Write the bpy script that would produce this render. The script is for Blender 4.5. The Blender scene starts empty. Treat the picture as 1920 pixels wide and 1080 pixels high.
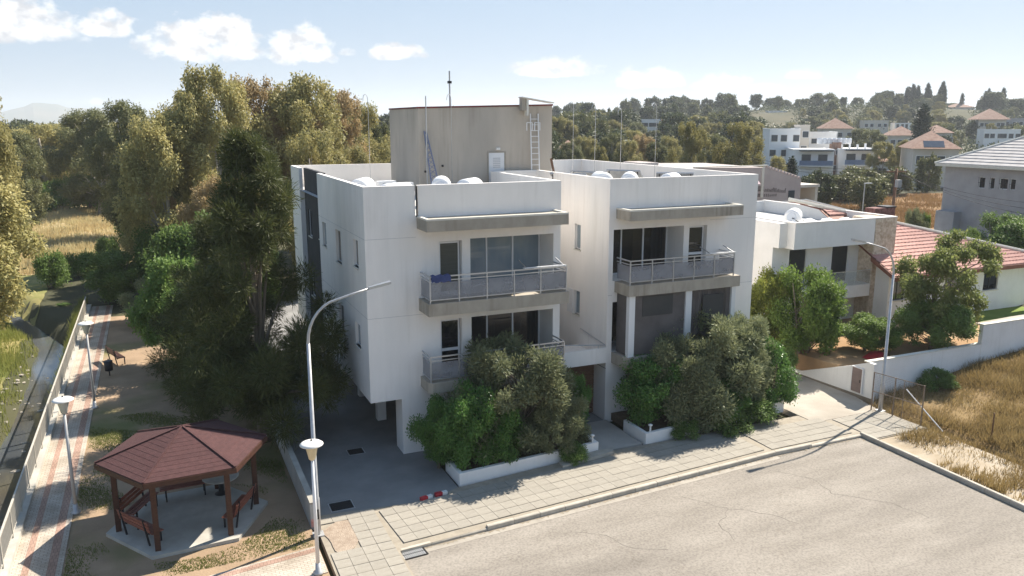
import bpy, bmesh, math, random
import numpy as np
from mathutils import Vector, Matrix
R = math.radians
rnd = random.Random(7)
scene = bpy.context.scene
COL = scene.collection

# ------------------------------------------------------------------ camera
CAM_H, YAW, PITCH = 13.5, 24.0, 11.68
cam_d = bpy.data.cameras.new('camera')
cam = bpy.data.objects.new('camera', cam_d)
COL.objects.link(cam)
cam.location = (0, 0, CAM_H)
cam.rotation_euler = (R(90 - PITCH), 0, R(-YAW))
cam_d.sensor_width = 36
cam_d.lens = 36 * 1500 / 1920
cam_d.clip_start = 0.1
cam_d.clip_end = 20000
scene.camera = cam

# ------------------------------------------------------------------ sun, sky, exposure
SUN_EL, SUN_AZ = 47.0, 70.3          # azimuth clockwise from +Y
sd = bpy.data.lights.new('sun', 'SUN')
sd.energy = 4.6
sd.angle = R(0.53)
sd.color = (1.0, 0.92, 0.80)
sun = bpy.data.objects.new('sun', sd)
COL.objects.link(sun)
sdir = Vector((math.sin(R(SUN_AZ)) * math.cos(R(SUN_EL)), math.cos(R(SUN_AZ)) * math.cos(R(SUN_EL)), math.sin(R(SUN_EL))))
sun.rotation_euler = sdir.to_track_quat('Z', 'Y').to_euler()
sun.location = (60, 20, 80)

world = bpy.data.worlds.new('World')
scene.world = world
world.use_nodes = True
wn, wl = world.node_tree.nodes, world.node_tree.links
wn.clear()
w_out = wn.new('ShaderNodeOutputWorld')
w_bg = wn.new('ShaderNodeBackground')
w_bg.inputs['Strength'].default_value = 0.060
sky = wn.new('ShaderNodeTexSky')
sky.sky_type = 'NISHITA'
sky.sun_disc = False
sky.sun_elevation = R(SUN_EL)
sky.sun_rotation = R(SUN_AZ)
sky.altitude = 150
sky.air_density = 1.1
sky.dust_density = 0.1
sky.ozone_density = 2.5

def wmath(op, a, b=None, c=None, clamp=False):
    n = wn.new('ShaderNodeMath'); n.operation = op; n.use_clamp = clamp
    for i, v in enumerate((a, b, c)):
        if v is None: continue
        if isinstance(v, (int, float)): n.inputs[i].default_value = v
        else: wl.new(v, n.inputs[i])
    return n.outputs[0]
tc = wn.new('ShaderNodeTexCoord')
sep = wn.new('ShaderNodeSeparateXYZ'); wl.new(tc.outputs['Generated'], sep.inputs[0])
az = wmath('MULTIPLY', wmath('ARCTAN2', sep.outputs['X'], sep.outputs['Y']), 57.2958)
el = wmath('MULTIPLY', wmath('ARCSINE', sep.outputs['Z']), 57.2958)
cmb = wn.new('ShaderNodeCombineXYZ'); wl.new(az, cmb.inputs[0]); wl.new(wmath('MULTIPLY', el, 1.35), cmb.inputs[1])
nz = wn.new('ShaderNodeTexNoise'); nz.inputs['Scale'].default_value = 0.55; nz.inputs['Detail'].default_value = 7.5
nz.inputs['Roughness'].default_value = 0.58
wl.new(cmb.outputs[0], nz.inputs['Vector'])
# fair-weather cumulus: azimuth, elevation of the base, half width, height, density
def cloud(px, base, hw, h, dens):
    t = math.atan((px - 960) / 1532.)
    return (YAW + math.degrees(t), math.degrees(math.atan((230 - base) / 1532. * math.cos(t))), hw * .0374 * 1.0, h * .0374 * 1.05, dens)
CLOUDS = [cloud(62, 64, 92, 52, 1), cloud(-60, 60, 60, 40, 1), cloud(213, 62, 54, 34, 1), cloud(390, 98, 112, 58, 1), cloud(440, 80, 48, 48, 1), cloud(572, 106, 76, 50, 1), cloud(655, 106, 22, 12, .7), cloud(745, 108, 60, 22, .95),
          cloud(1040, 138, 96, 28, .85), cloud(1213, 158, 70, 30, .8), cloud(1350, 164, 56, 24, .75), cloud(1425, 168, 40, 10, .5), cloud(1500, 146, 36, 16, .5), cloud(1640, 146, 46, 18, .45), cloud(185, 194, 13, 10, .5),
          (-28, 6.0, 6, 2.2, 1), (-50, 7, 7, 2.5, 1), (75, 5, 6, 1.6, .6), (110, 7, 8, 3, 1), (150, 6, 7, 2.5, 1), (-95, 8, 9, 3, 1), (-140, 6, 7, 2.6, 1)]
acc = None
for a0, e0, hw, hh, dens in CLOUDS:
    du = wmath('MULTIPLY', wmath('SUBTRACT', az, a0), 1.0 / hw)
    dv = wmath('SUBTRACT', el, e0)
    dvn = wmath('MAXIMUM', wmath('MULTIPLY', dv, 1.0 / hh), wmath('MULTIPLY', dv, -1.0 / (hh * .38)))
    r2 = wmath('ADD', wmath('MULTIPLY', du, du), wmath('MULTIPLY', dvn, dvn))
    m = wmath('MULTIPLY', wmath('SUBTRACT', 1.0, r2), 1.45)
    m = wmath('ADD', m, wmath('MULTIPLY', wmath('SUBTRACT', nz.outputs[0], 0.5), 4.6))
    m = wmath('MULTIPLY', wmath('MULTIPLY_ADD', m, 1.15, -0.12, clamp=True), dens)
    m = wmath('MULTIPLY', m, wmath('MULTIPLY_ADD', r2, -1.0, 2.1, clamp=True))
    acc = m if acc is None else wmath('MAXIMUM', acc, m)
acc = wmath('SMOOTH_MIN', acc, 1.0, 0.1, clamp=True)
mixc = wn.new('ShaderNodeMix'); mixc.data_type = 'RGBA'
def wvec(op, a, b):
    n = wn.new('ShaderNodeVectorMath'); n.operation = op
    for i, v in enumerate((a, b)):
        if isinstance(v, tuple): n.inputs[i].default_value = v
        else: wl.new(v, n.inputs[i])
    return n.outputs[0]
# tone curve added on the sky: lifts shade fill, caps the bright horizon; radiance S becomes 3 S / (1 + 0.457 S), slightly bluer
sky_curve = wvec('DIVIDE', wvec('MULTIPLY', sky.outputs[0], (2.44, 2.85, 3.46)), wvec('ADD', wvec('MULTIPLY', sky.outputs[0], (.457, .457, .457)), (1., 1., 1.)))
wl.new(acc, mixc.inputs[0]); wl.new(sky_curve, mixc.inputs[6])
nz2 = wn.new('ShaderNodeTexNoise'); nz2.inputs['Scale'].default_value = 0.9; nz2.inputs['Detail'].default_value = 5
wl.new(cmb.outputs[0], nz2.inputs['Vector'])
cr = wn.new('ShaderNodeValToRGB'); wl.new(nz2.outputs[0], cr.inputs[0])
cr.color_ramp.elements[0].position = .36; cr.color_ramp.elements[0].color = (5.3, 5.35, 5.6, 1)
cr.color_ramp.elements[1].position = .56; cr.color_ramp.elements[1].color = (8.6, 8.5, 8.3, 1)
wl.new(cr.outputs[0], mixc.inputs[7])
wl.new(mixc.outputs[2], w_bg.inputs['Color'])
wl.new(w_bg.outputs[0], w_out.inputs['Surface'])

scene.view_settings.view_transform = 'Standard'
scene.view_settings.look = 'None'
scene.view_settings.gamma = 1.0
scene.view_settings.exposure = 1.23
scene.view_settings.use_curve_mapping = False
scene.render.engine = 'CYCLES'
scene.cycles.use_denoising = True
scene.cycles.max_bounces = 8
scene.cycles.volume_bounces = 1
scene.cycles.transparent_max_bounces = 8

# ------------------------------------------------------------------ materials
_mats = {}
def mat(name, c1, c2=None, scale=3.0, rough=.85, bump=0., bscale=40., metal=0., stretch=None, rand=0., detail=6., c3=None, thr=(.35, .65), spec=.35, island=0.):
    """procedural surface: noise between two colours, optional third blotch colour, fine bump"""
    if name in _mats: return _mats[name]
    m = bpy.data.materials.new(name); m.use_nodes = True
    nt = m.node_tree; N, L = nt.nodes, nt.links
    b = N['Principled BSDF']
    b.inputs['Roughness'].default_value = rough
    b.inputs['Metallic'].default_value = metal
    b.inputs['Specular IOR Level'].default_value = spec
    tcn = N.new('ShaderNodeTexCoord'); mp = N.new('ShaderNodeMapping'); L.new(tcn.outputs['Object'], mp.inputs[0])
    if stretch: mp.inputs['Scale'].default_value = stretch
    col = None
    if c2 is not None:
        n = N.new('ShaderNodeTexNoise'); n.inputs['Scale'].default_value = scale; n.inputs['Detail'].default_value = detail; n.inputs['Roughness'].default_value = .6
        L.new(mp.outputs[0], n.inputs['Vector'])
        r = N.new('ShaderNodeValToRGB'); L.new(n.outputs[0], r.inputs[0])
        r.color_ramp.elements[0].position = thr[0]; r.color_ramp.elements[0].color = (*c1, 1)
        r.color_ramp.elements[1].position = thr[1]; r.color_ramp.elements[1].color = (*c2, 1)
        col = r.outputs[0]
        if c3 is not None:
            n3 = N.new('ShaderNodeTexNoise'); n3.inputs['Scale'].default_value = scale * .32; n3.inputs['Detail'].default_value = 8
            L.new(mp.outputs[0], n3.inputs['Vector'])
            r3 = N.new('ShaderNodeValToRGB'); L.new(n3.outputs[0], r3.inputs[0])
            r3.color_ramp.elements[0].position = .5; r3.color_ramp.elements[0].color = (0, 0, 0, 1)
            r3.color_ramp.elements[1].position = .68; r3.color_ramp.elements[1].color = (1, 1, 1, 1)
            mx = N.new('ShaderNodeMix'); mx.data_type = 'RGBA'
            L.new(r3.outputs[0], mx.inputs[0]); L.new(col, mx.inputs[6]); mx.inputs[7].default_value = (*c3, 1)
            col = mx.outputs[2]
    if rand or island:
        hs = N.new('ShaderNodeHueSaturation')
        if col is not None: L.new(col, hs.inputs['Color'])
        else: hs.inputs['Color'].default_value = (*c1, 1)
        if island:
            g = N.new('ShaderNodeNewGeometry'); src = g.outputs['Random Per Island']; amt = island
        else:
            g = N.new('ShaderNodeObjectInfo'); src = g.outputs['Random']; amt = rand
        mm = N.new('ShaderNodeMath'); mm.operation = 'MULTIPLY_ADD'; L.new(src, mm.inputs[0]); mm.inputs[1].default_value = amt * 2; mm.inputs[2].default_value = 1 - amt
        L.new(mm.outputs[0], hs.inputs['Value'])
        col = hs.outputs[0]
    if col is not None: L.new(col, b.inputs['Base Color'])
    else: b.inputs['Base Color'].default_value = (*c1, 1)
    if bump:
        n2 = N.new('ShaderNodeTexNoise'); n2.inputs['Scale'].default_value = bscale; n2.inputs['Detail'].default_value = 5
        L.new(mp.outputs[0], n2.inputs['Vector'])
        bp = N.new('ShaderNodeBump'); bp.inputs['Strength'].default_value = bump; bp.inputs['Distance'].default_value = .03
        L.new(n2.outputs[0], bp.inputs['Height']); L.new(bp.outputs[0], b.inputs['Normal'])
    _mats[name] = m
    return m

LEAF_GAIN = {'dry_grass_blade': 1., 'straw_blade': 1.5, 'ochre_blade': 1.0, 'green_grass_blade': 1.1, 'lawn_blade': 1.1, 'eucalyptus_leaf': 2.5, 'eucalyptus_leaf_bronze': 2.35, 'eucalyptus_leaf_dark': 2.4, 'willowy_leaf': 2.0, 'far_pine_leaf': 1.5, 'far_green_leaf': 1.6, 'casuarina_needle': 2.0, 'olive_leaf': 2.35, 'broad_leaf': 2.2, 'citrus_leaf': 2.5, 'airy_leaf': 1.7, 'garden_leaf': 1.7, 'lime_leaf': 1.6}
def leafmat(name, c1, c2, trans=.25, rough=.55, scale=.9, island=.35, c3=None, f3=.0):
    """leaf: per-leaf value change plus clumps of younger or older leaves, partly translucent"""
    if name in _mats: return _mats[name]
    k_ = LEAF_GAIN.get(name, 1.5); c1 = tuple(.62 * u + .38 * v for u, v in zip(c1, c2)); c1, c2 = [tuple(min(.6, v * k_) for v in c) for c in (c1, c2)]
    m = bpy.data.materials.new(name); m.use_nodes = True
    nt = m.node_tree; N, L = nt.nodes, nt.links
    b = N['Principled BSDF']; out = N['Material Output']
    b.inputs['Roughness'].default_value = rough; b.inputs['Specular IOR Level'].default_value = .3
    tcn = N.new('ShaderNodeTexCoord')
    n = N.new('ShaderNodeTexNoise'); n.inputs['Scale'].default_value = scale; n.inputs['Detail'].default_value = 3
    L.new(tcn.outputs['Object'], n.inputs['Vector'])
    g = N.new('ShaderNodeNewGeometry')
    ad = N.new('ShaderNodeMath'); ad.operation = 'MULTIPLY_ADD'; L.new(g.outputs['Random Per Island'], ad.inputs[0]); ad.inputs[1].default_value = .5; 
    sb = N.new('ShaderNodeMath'); sb.operation = 'SUBTRACT'; L.new(n.outputs[0], sb.inputs[0]); sb.inputs[1].default_value = .25
    L.new(sb.outputs[0], ad.inputs[2])
    r = N.new('ShaderNodeValToRGB'); L.new(ad.outputs[0], r.inputs[0])
    r.color_ramp.elements[0].position = .2; r.color_ramp.elements[0].color = (*c1, 1)
    r.color_ramp.elements[1].position = .8; r.color_ramp.elements[1].color = (*c2, 1)
    if c3 is not None:
        e = r.color_ramp.elements.new(.97); e.color = (*c3, 1)
    hs = N.new('ShaderNodeHueSaturation'); L.new(r.outputs[0], hs.inputs['Color'])
    oi = N.new('ShaderNodeObjectInfo')
    mm = N.new('ShaderNodeMath'); mm.operation = 'MULTIPLY_ADD'; L.new(oi.outputs['Random'], mm.inputs[0]); mm.inputs[1].default_value = .3; mm.inputs[2].default_value = .85
    L.new(mm.outputs[0], hs.inputs['Value'])
    L.new(hs.outputs[0], b.inputs['Base Color'])
    t = N.new('ShaderNodeBsdfTranslucent'); L.new(hs.outputs[0], t.inputs['Color'])
    mx = N.new('ShaderNodeMixShader'); mx.inputs[0].default_value = min(.5, trans + .14)
    L.new(b.outputs[0], mx.inputs[1]); L.new(t.outputs[0], mx.inputs[2]); L.new(mx.outputs[0], out.inputs['Surface'])
    _mats[name] = m
    return m

W_WHITE = mat('white_plaster', (.80, .765, .725), (.86, .825, .785), scale=1.1, stretch=(1, 1, .35), bump=.12, bscale=60, c3=(.75, .735, .705), rough=.9)
W_WHITE2 = mat('villa_plaster', (.72, .71, .69), (.79, .78, .76), scale=.8, bump=.1, bscale=50, rough=.9)
def streaks(m, amt=.14):
    N, L = m.node_tree.nodes, m.node_tree.links; b = N['Principled BSDF']; src = b.inputs['Base Color'].links[0].from_socket
    t = N.new('ShaderNodeTexCoord'); mp = N.new('ShaderNodeMapping'); mp.inputs['Scale'].default_value = (3.2, 3.2, .16); L.new(t.outputs['Object'], mp.inputs[0])
    n = N.new('ShaderNodeTexNoise'); n.inputs['Scale'].default_value = 1.6; n.inputs['Detail'].default_value = 7; L.new(mp.outputs[0], n.inputs['Vector'])
    n2 = N.new('ShaderNodeTexNoise'); n2.inputs['Scale'].default_value = .35; n2.inputs['Detail'].default_value = 5; L.new(t.outputs['Object'], n2.inputs['Vector'])
    r = N.new('ShaderNodeValToRGB'); L.new(n.outputs[0], r.inputs[0]); r.color_ramp.elements[0].position = .50; r.color_ramp.elements[0].color = (1, 1, 1, 1); r.color_ramp.elements[1].position = .72; r.color_ramp.elements[1].color = (1 - amt, 1 - amt * 1.05, 1 - amt * 1.15, 1)
    r2 = N.new('ShaderNodeValToRGB'); L.new(n2.outputs[0], r2.inputs[0]); r2.color_ramp.elements[0].position = .45; r2.color_ramp.elements[0].color = (0, 0, 0, 1); r2.color_ramp.elements[1].position = .62; r2.color_ramp.elements[1].color = (1, 1, 1, 1)
    mx = N.new('ShaderNodeMix'); mx.data_type = 'RGBA'; mx.blend_type = 'MULTIPLY'; L.new(r2.outputs[0], mx.inputs[0]); L.new(src, mx.inputs[6]); L.new(r.outputs[0], mx.inputs[7]); L.new(mx.outputs[2], b.inputs['Base Color'])
streaks(W_WHITE, .10); streaks(W_WHITE2, .08)
M_TAUPE = mat('taupe_render', (.32, .285, .235), (.40, .36, .30), scale=2.2, stretch=(1, 1, .5), bump=.2, bscale=60, rough=.9)
M_TOWER = mat('tower_render', (.42, .37, .31), (.50, .445, .375), scale=.9, stretch=(1, 1, .3), bump=.25, bscale=40, c3=(.39, .35, .30), rough=.92)
M_DARKP = mat('charcoal_render', (.035, .037, .042), (.055, .056, .06), scale=1.5, bump=.15, rough=.85)
M_JOINT = mat('render_joint', (.50, .49, .48), (.58, .57, .56), scale=2)
streaks(M_TAUPE, .3); streaks(M_TOWER, .2)
M_ROOFTOP = mat('roof_screed', (.42, .41, .39), (.52, .51, .49), scale=1.2, bump=.1)
M_CREAM = mat('cream_coping', (.60, .575, .50), (.68, .65, .58), scale=5)
M_REDCAP = mat('red_coping', (.20, .045, .045), (.12, .06, .055), scale=2)
M_ALU = mat('grey_metal', (.50, .51, .53), rough=.4, metal=.75)
M_ALU2 = mat('white_frame', (.72, .72, .72), rough=.45)
M_GALV = mat('galvanised', (.40, .41, .42), (.5, .5, .5), scale=6, rough=.5, metal=.5)
M_DARKM = mat('dark_metal', (.03, .03, .034), rough=.5, metal=.3)
M_GLASSD = mat('dark_glass', (.012, .014, .017), rough=.06, spec=.8)
M_GLASST = mat('tinted_glass', (.012, .014, .017), rough=.04, spec=.8); M_GLASST.node_tree.nodes['Principled BSDF'].inputs['Alpha'].default_value = .5
M_GLASSB = mat('curtained_glass', (.17, .23, .28), (.26, .30, .32), scale=.7, stretch=(1.5, 1, .6), rough=.08, spec=.7)
M_PANEL = mat('railing_panel', (.25, .255, .28), (.31, .315, .34), scale=2, rough=.35)
M_CURT = mat('pale_curtain', (.46, .45, .43), (.56, .55, .52), scale=2, stretch=(9, 1, .2), rough=.95)
M_CURTD = mat('brown_curtain', (.10, .085, .075), (.15, .13, .115), scale=2, stretch=(9, 1, .2), rough=.95)
M_SHUT = mat('dark_shutter', (.022, .024, .026), (.034, .036, .036), scale=3, stretch=(1, 1, 20), rough=.6)
M_SHUTG = mat('olive_shutter', (.075, .075, .06), (.10, .10, .085), scale=3, stretch=(.4, 1, 22), rough=.6)
M_SCREEN = mat('grey_mesh_screen', (.10, .088, .084), (.135, .12, .115), scale=1.2, rough=.8)
M_SCREEND = mat('dark_mesh_screen', (.05, .05, .05), (.065, .063, .06), scale=1.2, rough=.8)
M_WOOD = mat('brown_wood', (.10, .052, .03), (.16, .085, .05), scale=4, stretch=(1, 1, 8), rough=.7, rand=.12)
M_WOODD = mat('dark_stained_wood', (.042, .018, .012), (.075, .032, .02), scale=5, stretch=(1, 1, 6), rough=.6)
M_BENCH = mat('red_brown_slat', (.21, .075, .05), (.28, .11, .075), scale=6, rough=.55, rand=.1)
M_SHINGLE = mat('maroon_shingle', (.060, .026, .026), (.082, .036, .035), scale=7, bump=.5, bscale=45, rough=.9, rand=.05)
M_CONC = mat('concrete', (.36, .34, .30), (.46, .44, .39), scale=1.6, bump=.2, bscale=60, c3=(.33, .31, .27))
M_SLAB = mat('paving_concrete', (.275, .25, .21), (.335, .31, .265), scale=2.2, bump=.25, bscale=70, rand=.055, c3=(.24, .215, .175), rough=.9)
M_KERB = mat('kerb_concrete', (.36, .325, .27), (.45, .41, .345), scale=3, bump=.25, bscale=50, rand=.08)
M_TANK = mat('white_tank', (.70, .71, .72), (.78, .78, .78), scale=2, rough=.35)
M_TANKB = mat('tank_end', (.56, .60, .66), rough=.4)
M_SOLAR = mat('solar_glass', (.02, .028, .045), rough=.1, spec=.7)
M_BARK = mat('bark', (.12, .095, .07), (.20, .165, .125), scale=4, stretch=(1, 1, .3), bump=.5, bscale=20)
M_BARKP = mat('pale_bark', (.30, .27, .22), (.46, .42, .36), scale=2, stretch=(1, 1, .3), bump=.3, bscale=20)
M_LAMPW = mat('lamp_white', (.74, .73, .70), (.66, .65, .62), scale=8, rough=.45)
M_LAMPC = mat('lamp_cone', (.62, .52, .33), (.70, .60, .40), scale=5, rough=.35)
M_LAMPC2 = mat('lamp_cone_pale', (.50, .49, .42), (.58, .56, .49), scale=5, rough=.35)
M_STONE = mat('stone_cladding', (.50, .40, .30), (.66, .56, .45), scale=5.5, bump=.9, bscale=7, c3=(.40, .30, .21), thr=(.42, .58))
M_TERRA = mat('terracotta_tile', (.42, .225, .185), (.50, .285, .24), scale=2.5, stretch=(1, 1, 1), bump=.3, bscale=25, rand=.06, rough=.85)
M_TERRA2 = mat('old_terracotta', (.19, .105, .078), (.29, .19, .145), scale=1.6, rough=.9)
M_FASCIA = mat('brown_fascia', (.19, .075, .05), (.24, .10, .065), scale=3, rough=.7)
M_GREYW = mat('grey_render', (.33, .32, .325), (.39, .38, .385), scale=1.2, bump=.3, bscale=30, rough=.95)
M_GREYT = mat('grey_roof_tile', (.33, .315, .31), (.42, .405, .40), scale=2, bump=.3, bscale=20, rand=.06)
M_PINKW = mat('pinkish_render', (.40, .345, .33), (.48, .42, .40), scale=.6, bump=.2, c3=(.36, .31, .29))
M_FARW = mat('far_white', (.76, .755, .745), (.82, .815, .80), scale=.3, rough=.95)
M_FARC = mat('far_cream', (.54, .49, .42), (.62, .57, .50), scale=.3, rough=.95)
M_FARG = mat('far_window', (.05, .06, .07), rough=.3)
M_BLUE = mat('blue_balcony', (.10, .15, .25), (.14, .19, .30), scale=2, rough=.5)
M_BRICKR = mat('red_stone', (.13, .06, .055), (.22, .11, .10), scale=4, bump=.8, bscale=8, thr=(.45, .55))
M_POLE = mat('pole_wood', (.16, .085, .05), (.22, .12, .07), scale=3, stretch=(4, 4, .4), rough=.8)
M_CARW = mat('car_white', (.70, .71, .72), rough=.25, spec=.6)
M_CARB = mat('car_silver_blue', (.36, .44, .52), rough=.25, spec=.6)
M_TYRE = mat('tyre', (.02, .02, .02), rough=.8)
M_NAVY = mat('navy_cloth', (.03, .045, .13), (.06, .08, .2), scale=3, rough=.8)
M_BLUEC = mat('blue_cloth', (.12, .22, .55), (.17, .30, .66), scale=3, rough=.8)
M_PINKC = mat('pink_cloth', (.50, .36, .52), rough=.8)
M_REDP = mat('red_plastic', (.45, .03, .04), (.30, .03, .04), scale=8, rough=.5)
M_TEAL = mat('teal_roof', (.30, .45, .46), (.38, .50, .50), scale=1, rough=.7)
M_SOIL = mat('planter_soil', (.08, .055, .035), (.13, .095, .06), scale=5, bump=.6, bscale=20)
M_IRON = mat('cast_iron', (.016, .016, .018), (.03, .03, .03), scale=9, rough=.6, metal=.2)

# ------------------------------------------------------------------ mesh and object helpers
class MB:
    def __init__(s): s.v = []; s.f = []
    def face(s, pts):
        n = len(s.v); s.v += [tuple(p) for p in pts]; s.f.append(tuple(range(n, n + len(pts)))); return s
    def box(s, x0, x1, y0, y1, z0, z1):
        n = len(s.v)
        s.v += [(x0, y0, z0), (x1, y0, z0), (x1, y1, z0), (x0, y1, z0), (x0, y0, z1), (x1, y0, z1), (x1, y1, z1), (x0, y1, z1)]
        s.f += [(n, n+3, n+2, n+1), (n+4, n+5, n+6, n+7), (n, n+1, n+5, n+4), (n+1, n+2, n+6, n+5), (n+2, n+3, n+7, n+6), (n+3, n, n+4, n+7)]
        return s
    def prism(s, pts, z0, z1):
        """pts counter-clockwise (x,y); z0/z1 numbers or per-point lists"""
        k = len(pts); n = len(s.v)
        a = z0 if hasattr(z0, '__len__') else [z0] * k
        b = z1 if hasattr(z1, '__len__') else [z1] * k
        s.v += [(p[0], p[1], a[i]) for i, p in enumerate(pts)] + [(p[0], p[1], b[i]) for i, p in enumerate(pts)]
        s.f.append(tuple(n + i for i in reversed(range(k)))); s.f.append(tuple(n + k + i for i in range(k)))
        for i in range(k):
            j = (i + 1) % k
            s.f.append((n + i, n + j, n + k + j, n + k + i))
        return s
    def extr(s, pts, vec):
        k = len(pts); n = len(s.v)
        s.v += [tuple(p) for p in pts] + [(p[0] + vec[0], p[1] + vec[1], p[2] + vec[2]) for p in pts]
        s.f.append(tuple(n + i for i in reversed(range(k)))); s.f.append(tuple(n + k + i for i in range(k)))
        for i in range(k):
            j = (i + 1) % k
            s.f.append((n + i, n + j, n + k + j, n + k + i))
        return s
    def tube(s, path, r, n=8, closed=True):
        path = [Vector(p) for p in path]
        rr = r if hasattr(r, '__len__') else [r] * len(path)
        base = len(s.v); prev = None
        for i, p in enumerate(path):
            d = (path[min(i + 1, len(path) - 1)] - path[max(i - 1, 0)]).normalized()
            if prev is None:
                u = d.orthogonal().normalized()
            else:
                u = (prev - d * prev.dot(d)).normalized()
            prev = u; w = d.cross(u)
            for k in range(n):
                a = 2 * math.pi * k / n
                q = p + (u * math.cos(a) + w * math.sin(a)) * rr[i]
                s.v.append(tuple(q))
        for i in range(len(path) - 1):
            for k in range(n):
                a = base + i * n + k; b = base + i * n + (k + 1) % n
                s.f.append((a, b, b + n, a + n))
        if closed:
            s.f.append(tuple(base + k for k in reversed(range(n))))
            e = base + (len(path) - 1) * n
            s.f.append(tuple(e + k for k in range(n)))
        return s
    def bar(s, p, q, w, h=None):
        """square-section bar from p to q"""
        h = h or w
        p, q = Vector(p), Vector(q); d = (q - p).normalized()
        up = Vector((0, 0, 1)) if abs(d.z) < .95 else Vector((0, 1, 0))
        u = d.cross(up).normalized() * (w / 2); v = u.cross(d).normalized() * (h / 2)
        n = len(s.v)
        for e in (p, q):
            s.v += [tuple(e - u - v), tuple(e + u - v), tuple(e + u + v), tuple(e - u + v)]
        s.f += [(n, n+1, n+2, n+3), (n+7, n+6, n+5, n+4)] + [(n + i, n + 4 + i, n + 4 + (i + 1) % 4, n + (i + 1) % 4) for i in range(4)]
        return s
    def lathe(s, prof, c=(0, 0, 0), n=16, axis='z'):
        base = len(s.v)
        for r, z in prof:
            for k in range(n):
                a = 2 * math.pi * k / n
                x, y = r * math.cos(a), r * math.sin(a)
                if axis == 'z': s.v.append((c[0] + x, c[1] + y, c[2] + z))
                elif axis == 'x': s.v.append((c[0] + z, c[1] + x, c[2] + y))
                else: s.v.append((c[0] + y, c[1] + z, c[2] + x))
        for i in range(len(prof) - 1):
            for k in range(n):
                a = base + i * n + k; b = base + i * n + (k + 1) % n
                s.f.append((a, b, b + n, a + n))
        s.f.append(tuple(base + k for k in reversed(range(n))))
        e = base + (len(prof) - 1) * n
        s.f.append(tuple(e + k for k in range(n)))
        return s
    def mesh(s, name, m, off=(0, 0, 0), smooth=False):
        me = bpy.data.meshes.new(name)
        vv = s.v if off == (0, 0, 0) else [(a - off[0], b - off[1], c - off[2]) for a, b, c in s.v]
        me.from_pydata(vv, [], s.f)
        if m: me.materials.append(m)
        if smooth: me.polygons.foreach_set('use_smooth', [True] * len(me.polygons))
        me.update()
        return me

def origin(o):
    x, y, z = 0., 0., 0.
    while o is not None:
        x += o.location.x; y += o.location.y; z += o.location.z; o = o.parent
    return (x, y, z)
def link(name, me, parent=None, loc=None):
    o = bpy.data.objects.new(name, me); COL.objects.link(o)
    if parent is not None: o.parent = parent
    if loc is not None: o.location = loc
    return o
def part(parent, name, mb, m, smooth=False, label=None, kind=None):
    """child of a thing (or of a part); geometry written in the thing's world frame"""
    o = link(name, mb.mesh(name, m, origin(parent), smooth), parent)
    if label: o['label'] = label
    if kind: o['kind'] = kind
    return o
def tag(o, label=None, cat=None, group=None, kind=None):
    if label: o['label'] = label
    if cat: o['category'] = cat
    if group: o['group'] = group
    if kind: o['kind'] = kind
    return o
def thing(name, label, cat, loc=(0, 0, 0), rotz=0., group=None):
    o = bpy.data.objects.new(name, None); COL.objects.link(o)
    o.location = loc; o.rotation_euler = (0, 0, rotz); o.empty_display_size = .2
    return tag(o, label, cat, group)
def lpart(parent, name, mb, m, smooth=False, label=None, kind=None):
    """child whose geometry is written in the parent's local frame"""
    o = link(name, mb.mesh(name, m, (0, 0, 0), smooth), parent)
    if label: o['label'] = label
    if kind: o['kind'] = kind
    return o
def solo(name, mb, m, label, cat, group=None, smooth=False):
    xs = [v[0] for v in mb.v]; ys = [v[1] for v in mb.v]; zs = [v[2] for v in mb.v]
    off = ((min(xs) + max(xs)) / 2, (min(ys) + max(ys)) / 2, min(zs))
    o = link(name, mb.mesh(name, m, off, smooth), None, off)
    return tag(o, label, cat, group)
def struct(name, mb, m, smooth=False, kind='structure'):
    o = link(name, mb.mesh(name, m, (0, 0, 0), smooth))
    o['kind'] = kind
    return o
def dup(root, loc, rotz=0., label=None, scale=None):
    r = root.copy(); COL.objects.link(r); r.location = loc; r.rotation_euler = (0, 0, rotz)
    if scale: r.scale = (scale,) * 3 if not hasattr(scale, '__len__') else scale
    if label: r['label'] = label
    for ch in list(root.children):
        c = ch.copy(); COL.objects.link(c); c.parent = r
        for g in list(ch.children):
            d = g.copy(); COL.objects.link(d); d.parent = c
    return r
def smooth01(x): 
    x = np.clip(x, 0, 1); return x * x * (3 - 2 * x)
def at(px, d):
    """ground position seen in column px (of 1920) at axial distance d"""
    lat = (px - 960) / 1532.0 * d
    s, c = math.sin(R(YAW)), math.cos(R(YAW))
    return (d * s + lat * c, d * c - lat * s)
def zof(py, d):
    """height that stands at row py at axial distance d"""
    return CAM_H - d * math.tan(R(PITCH) + math.atan((py - 540) / 1500.0))

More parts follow.
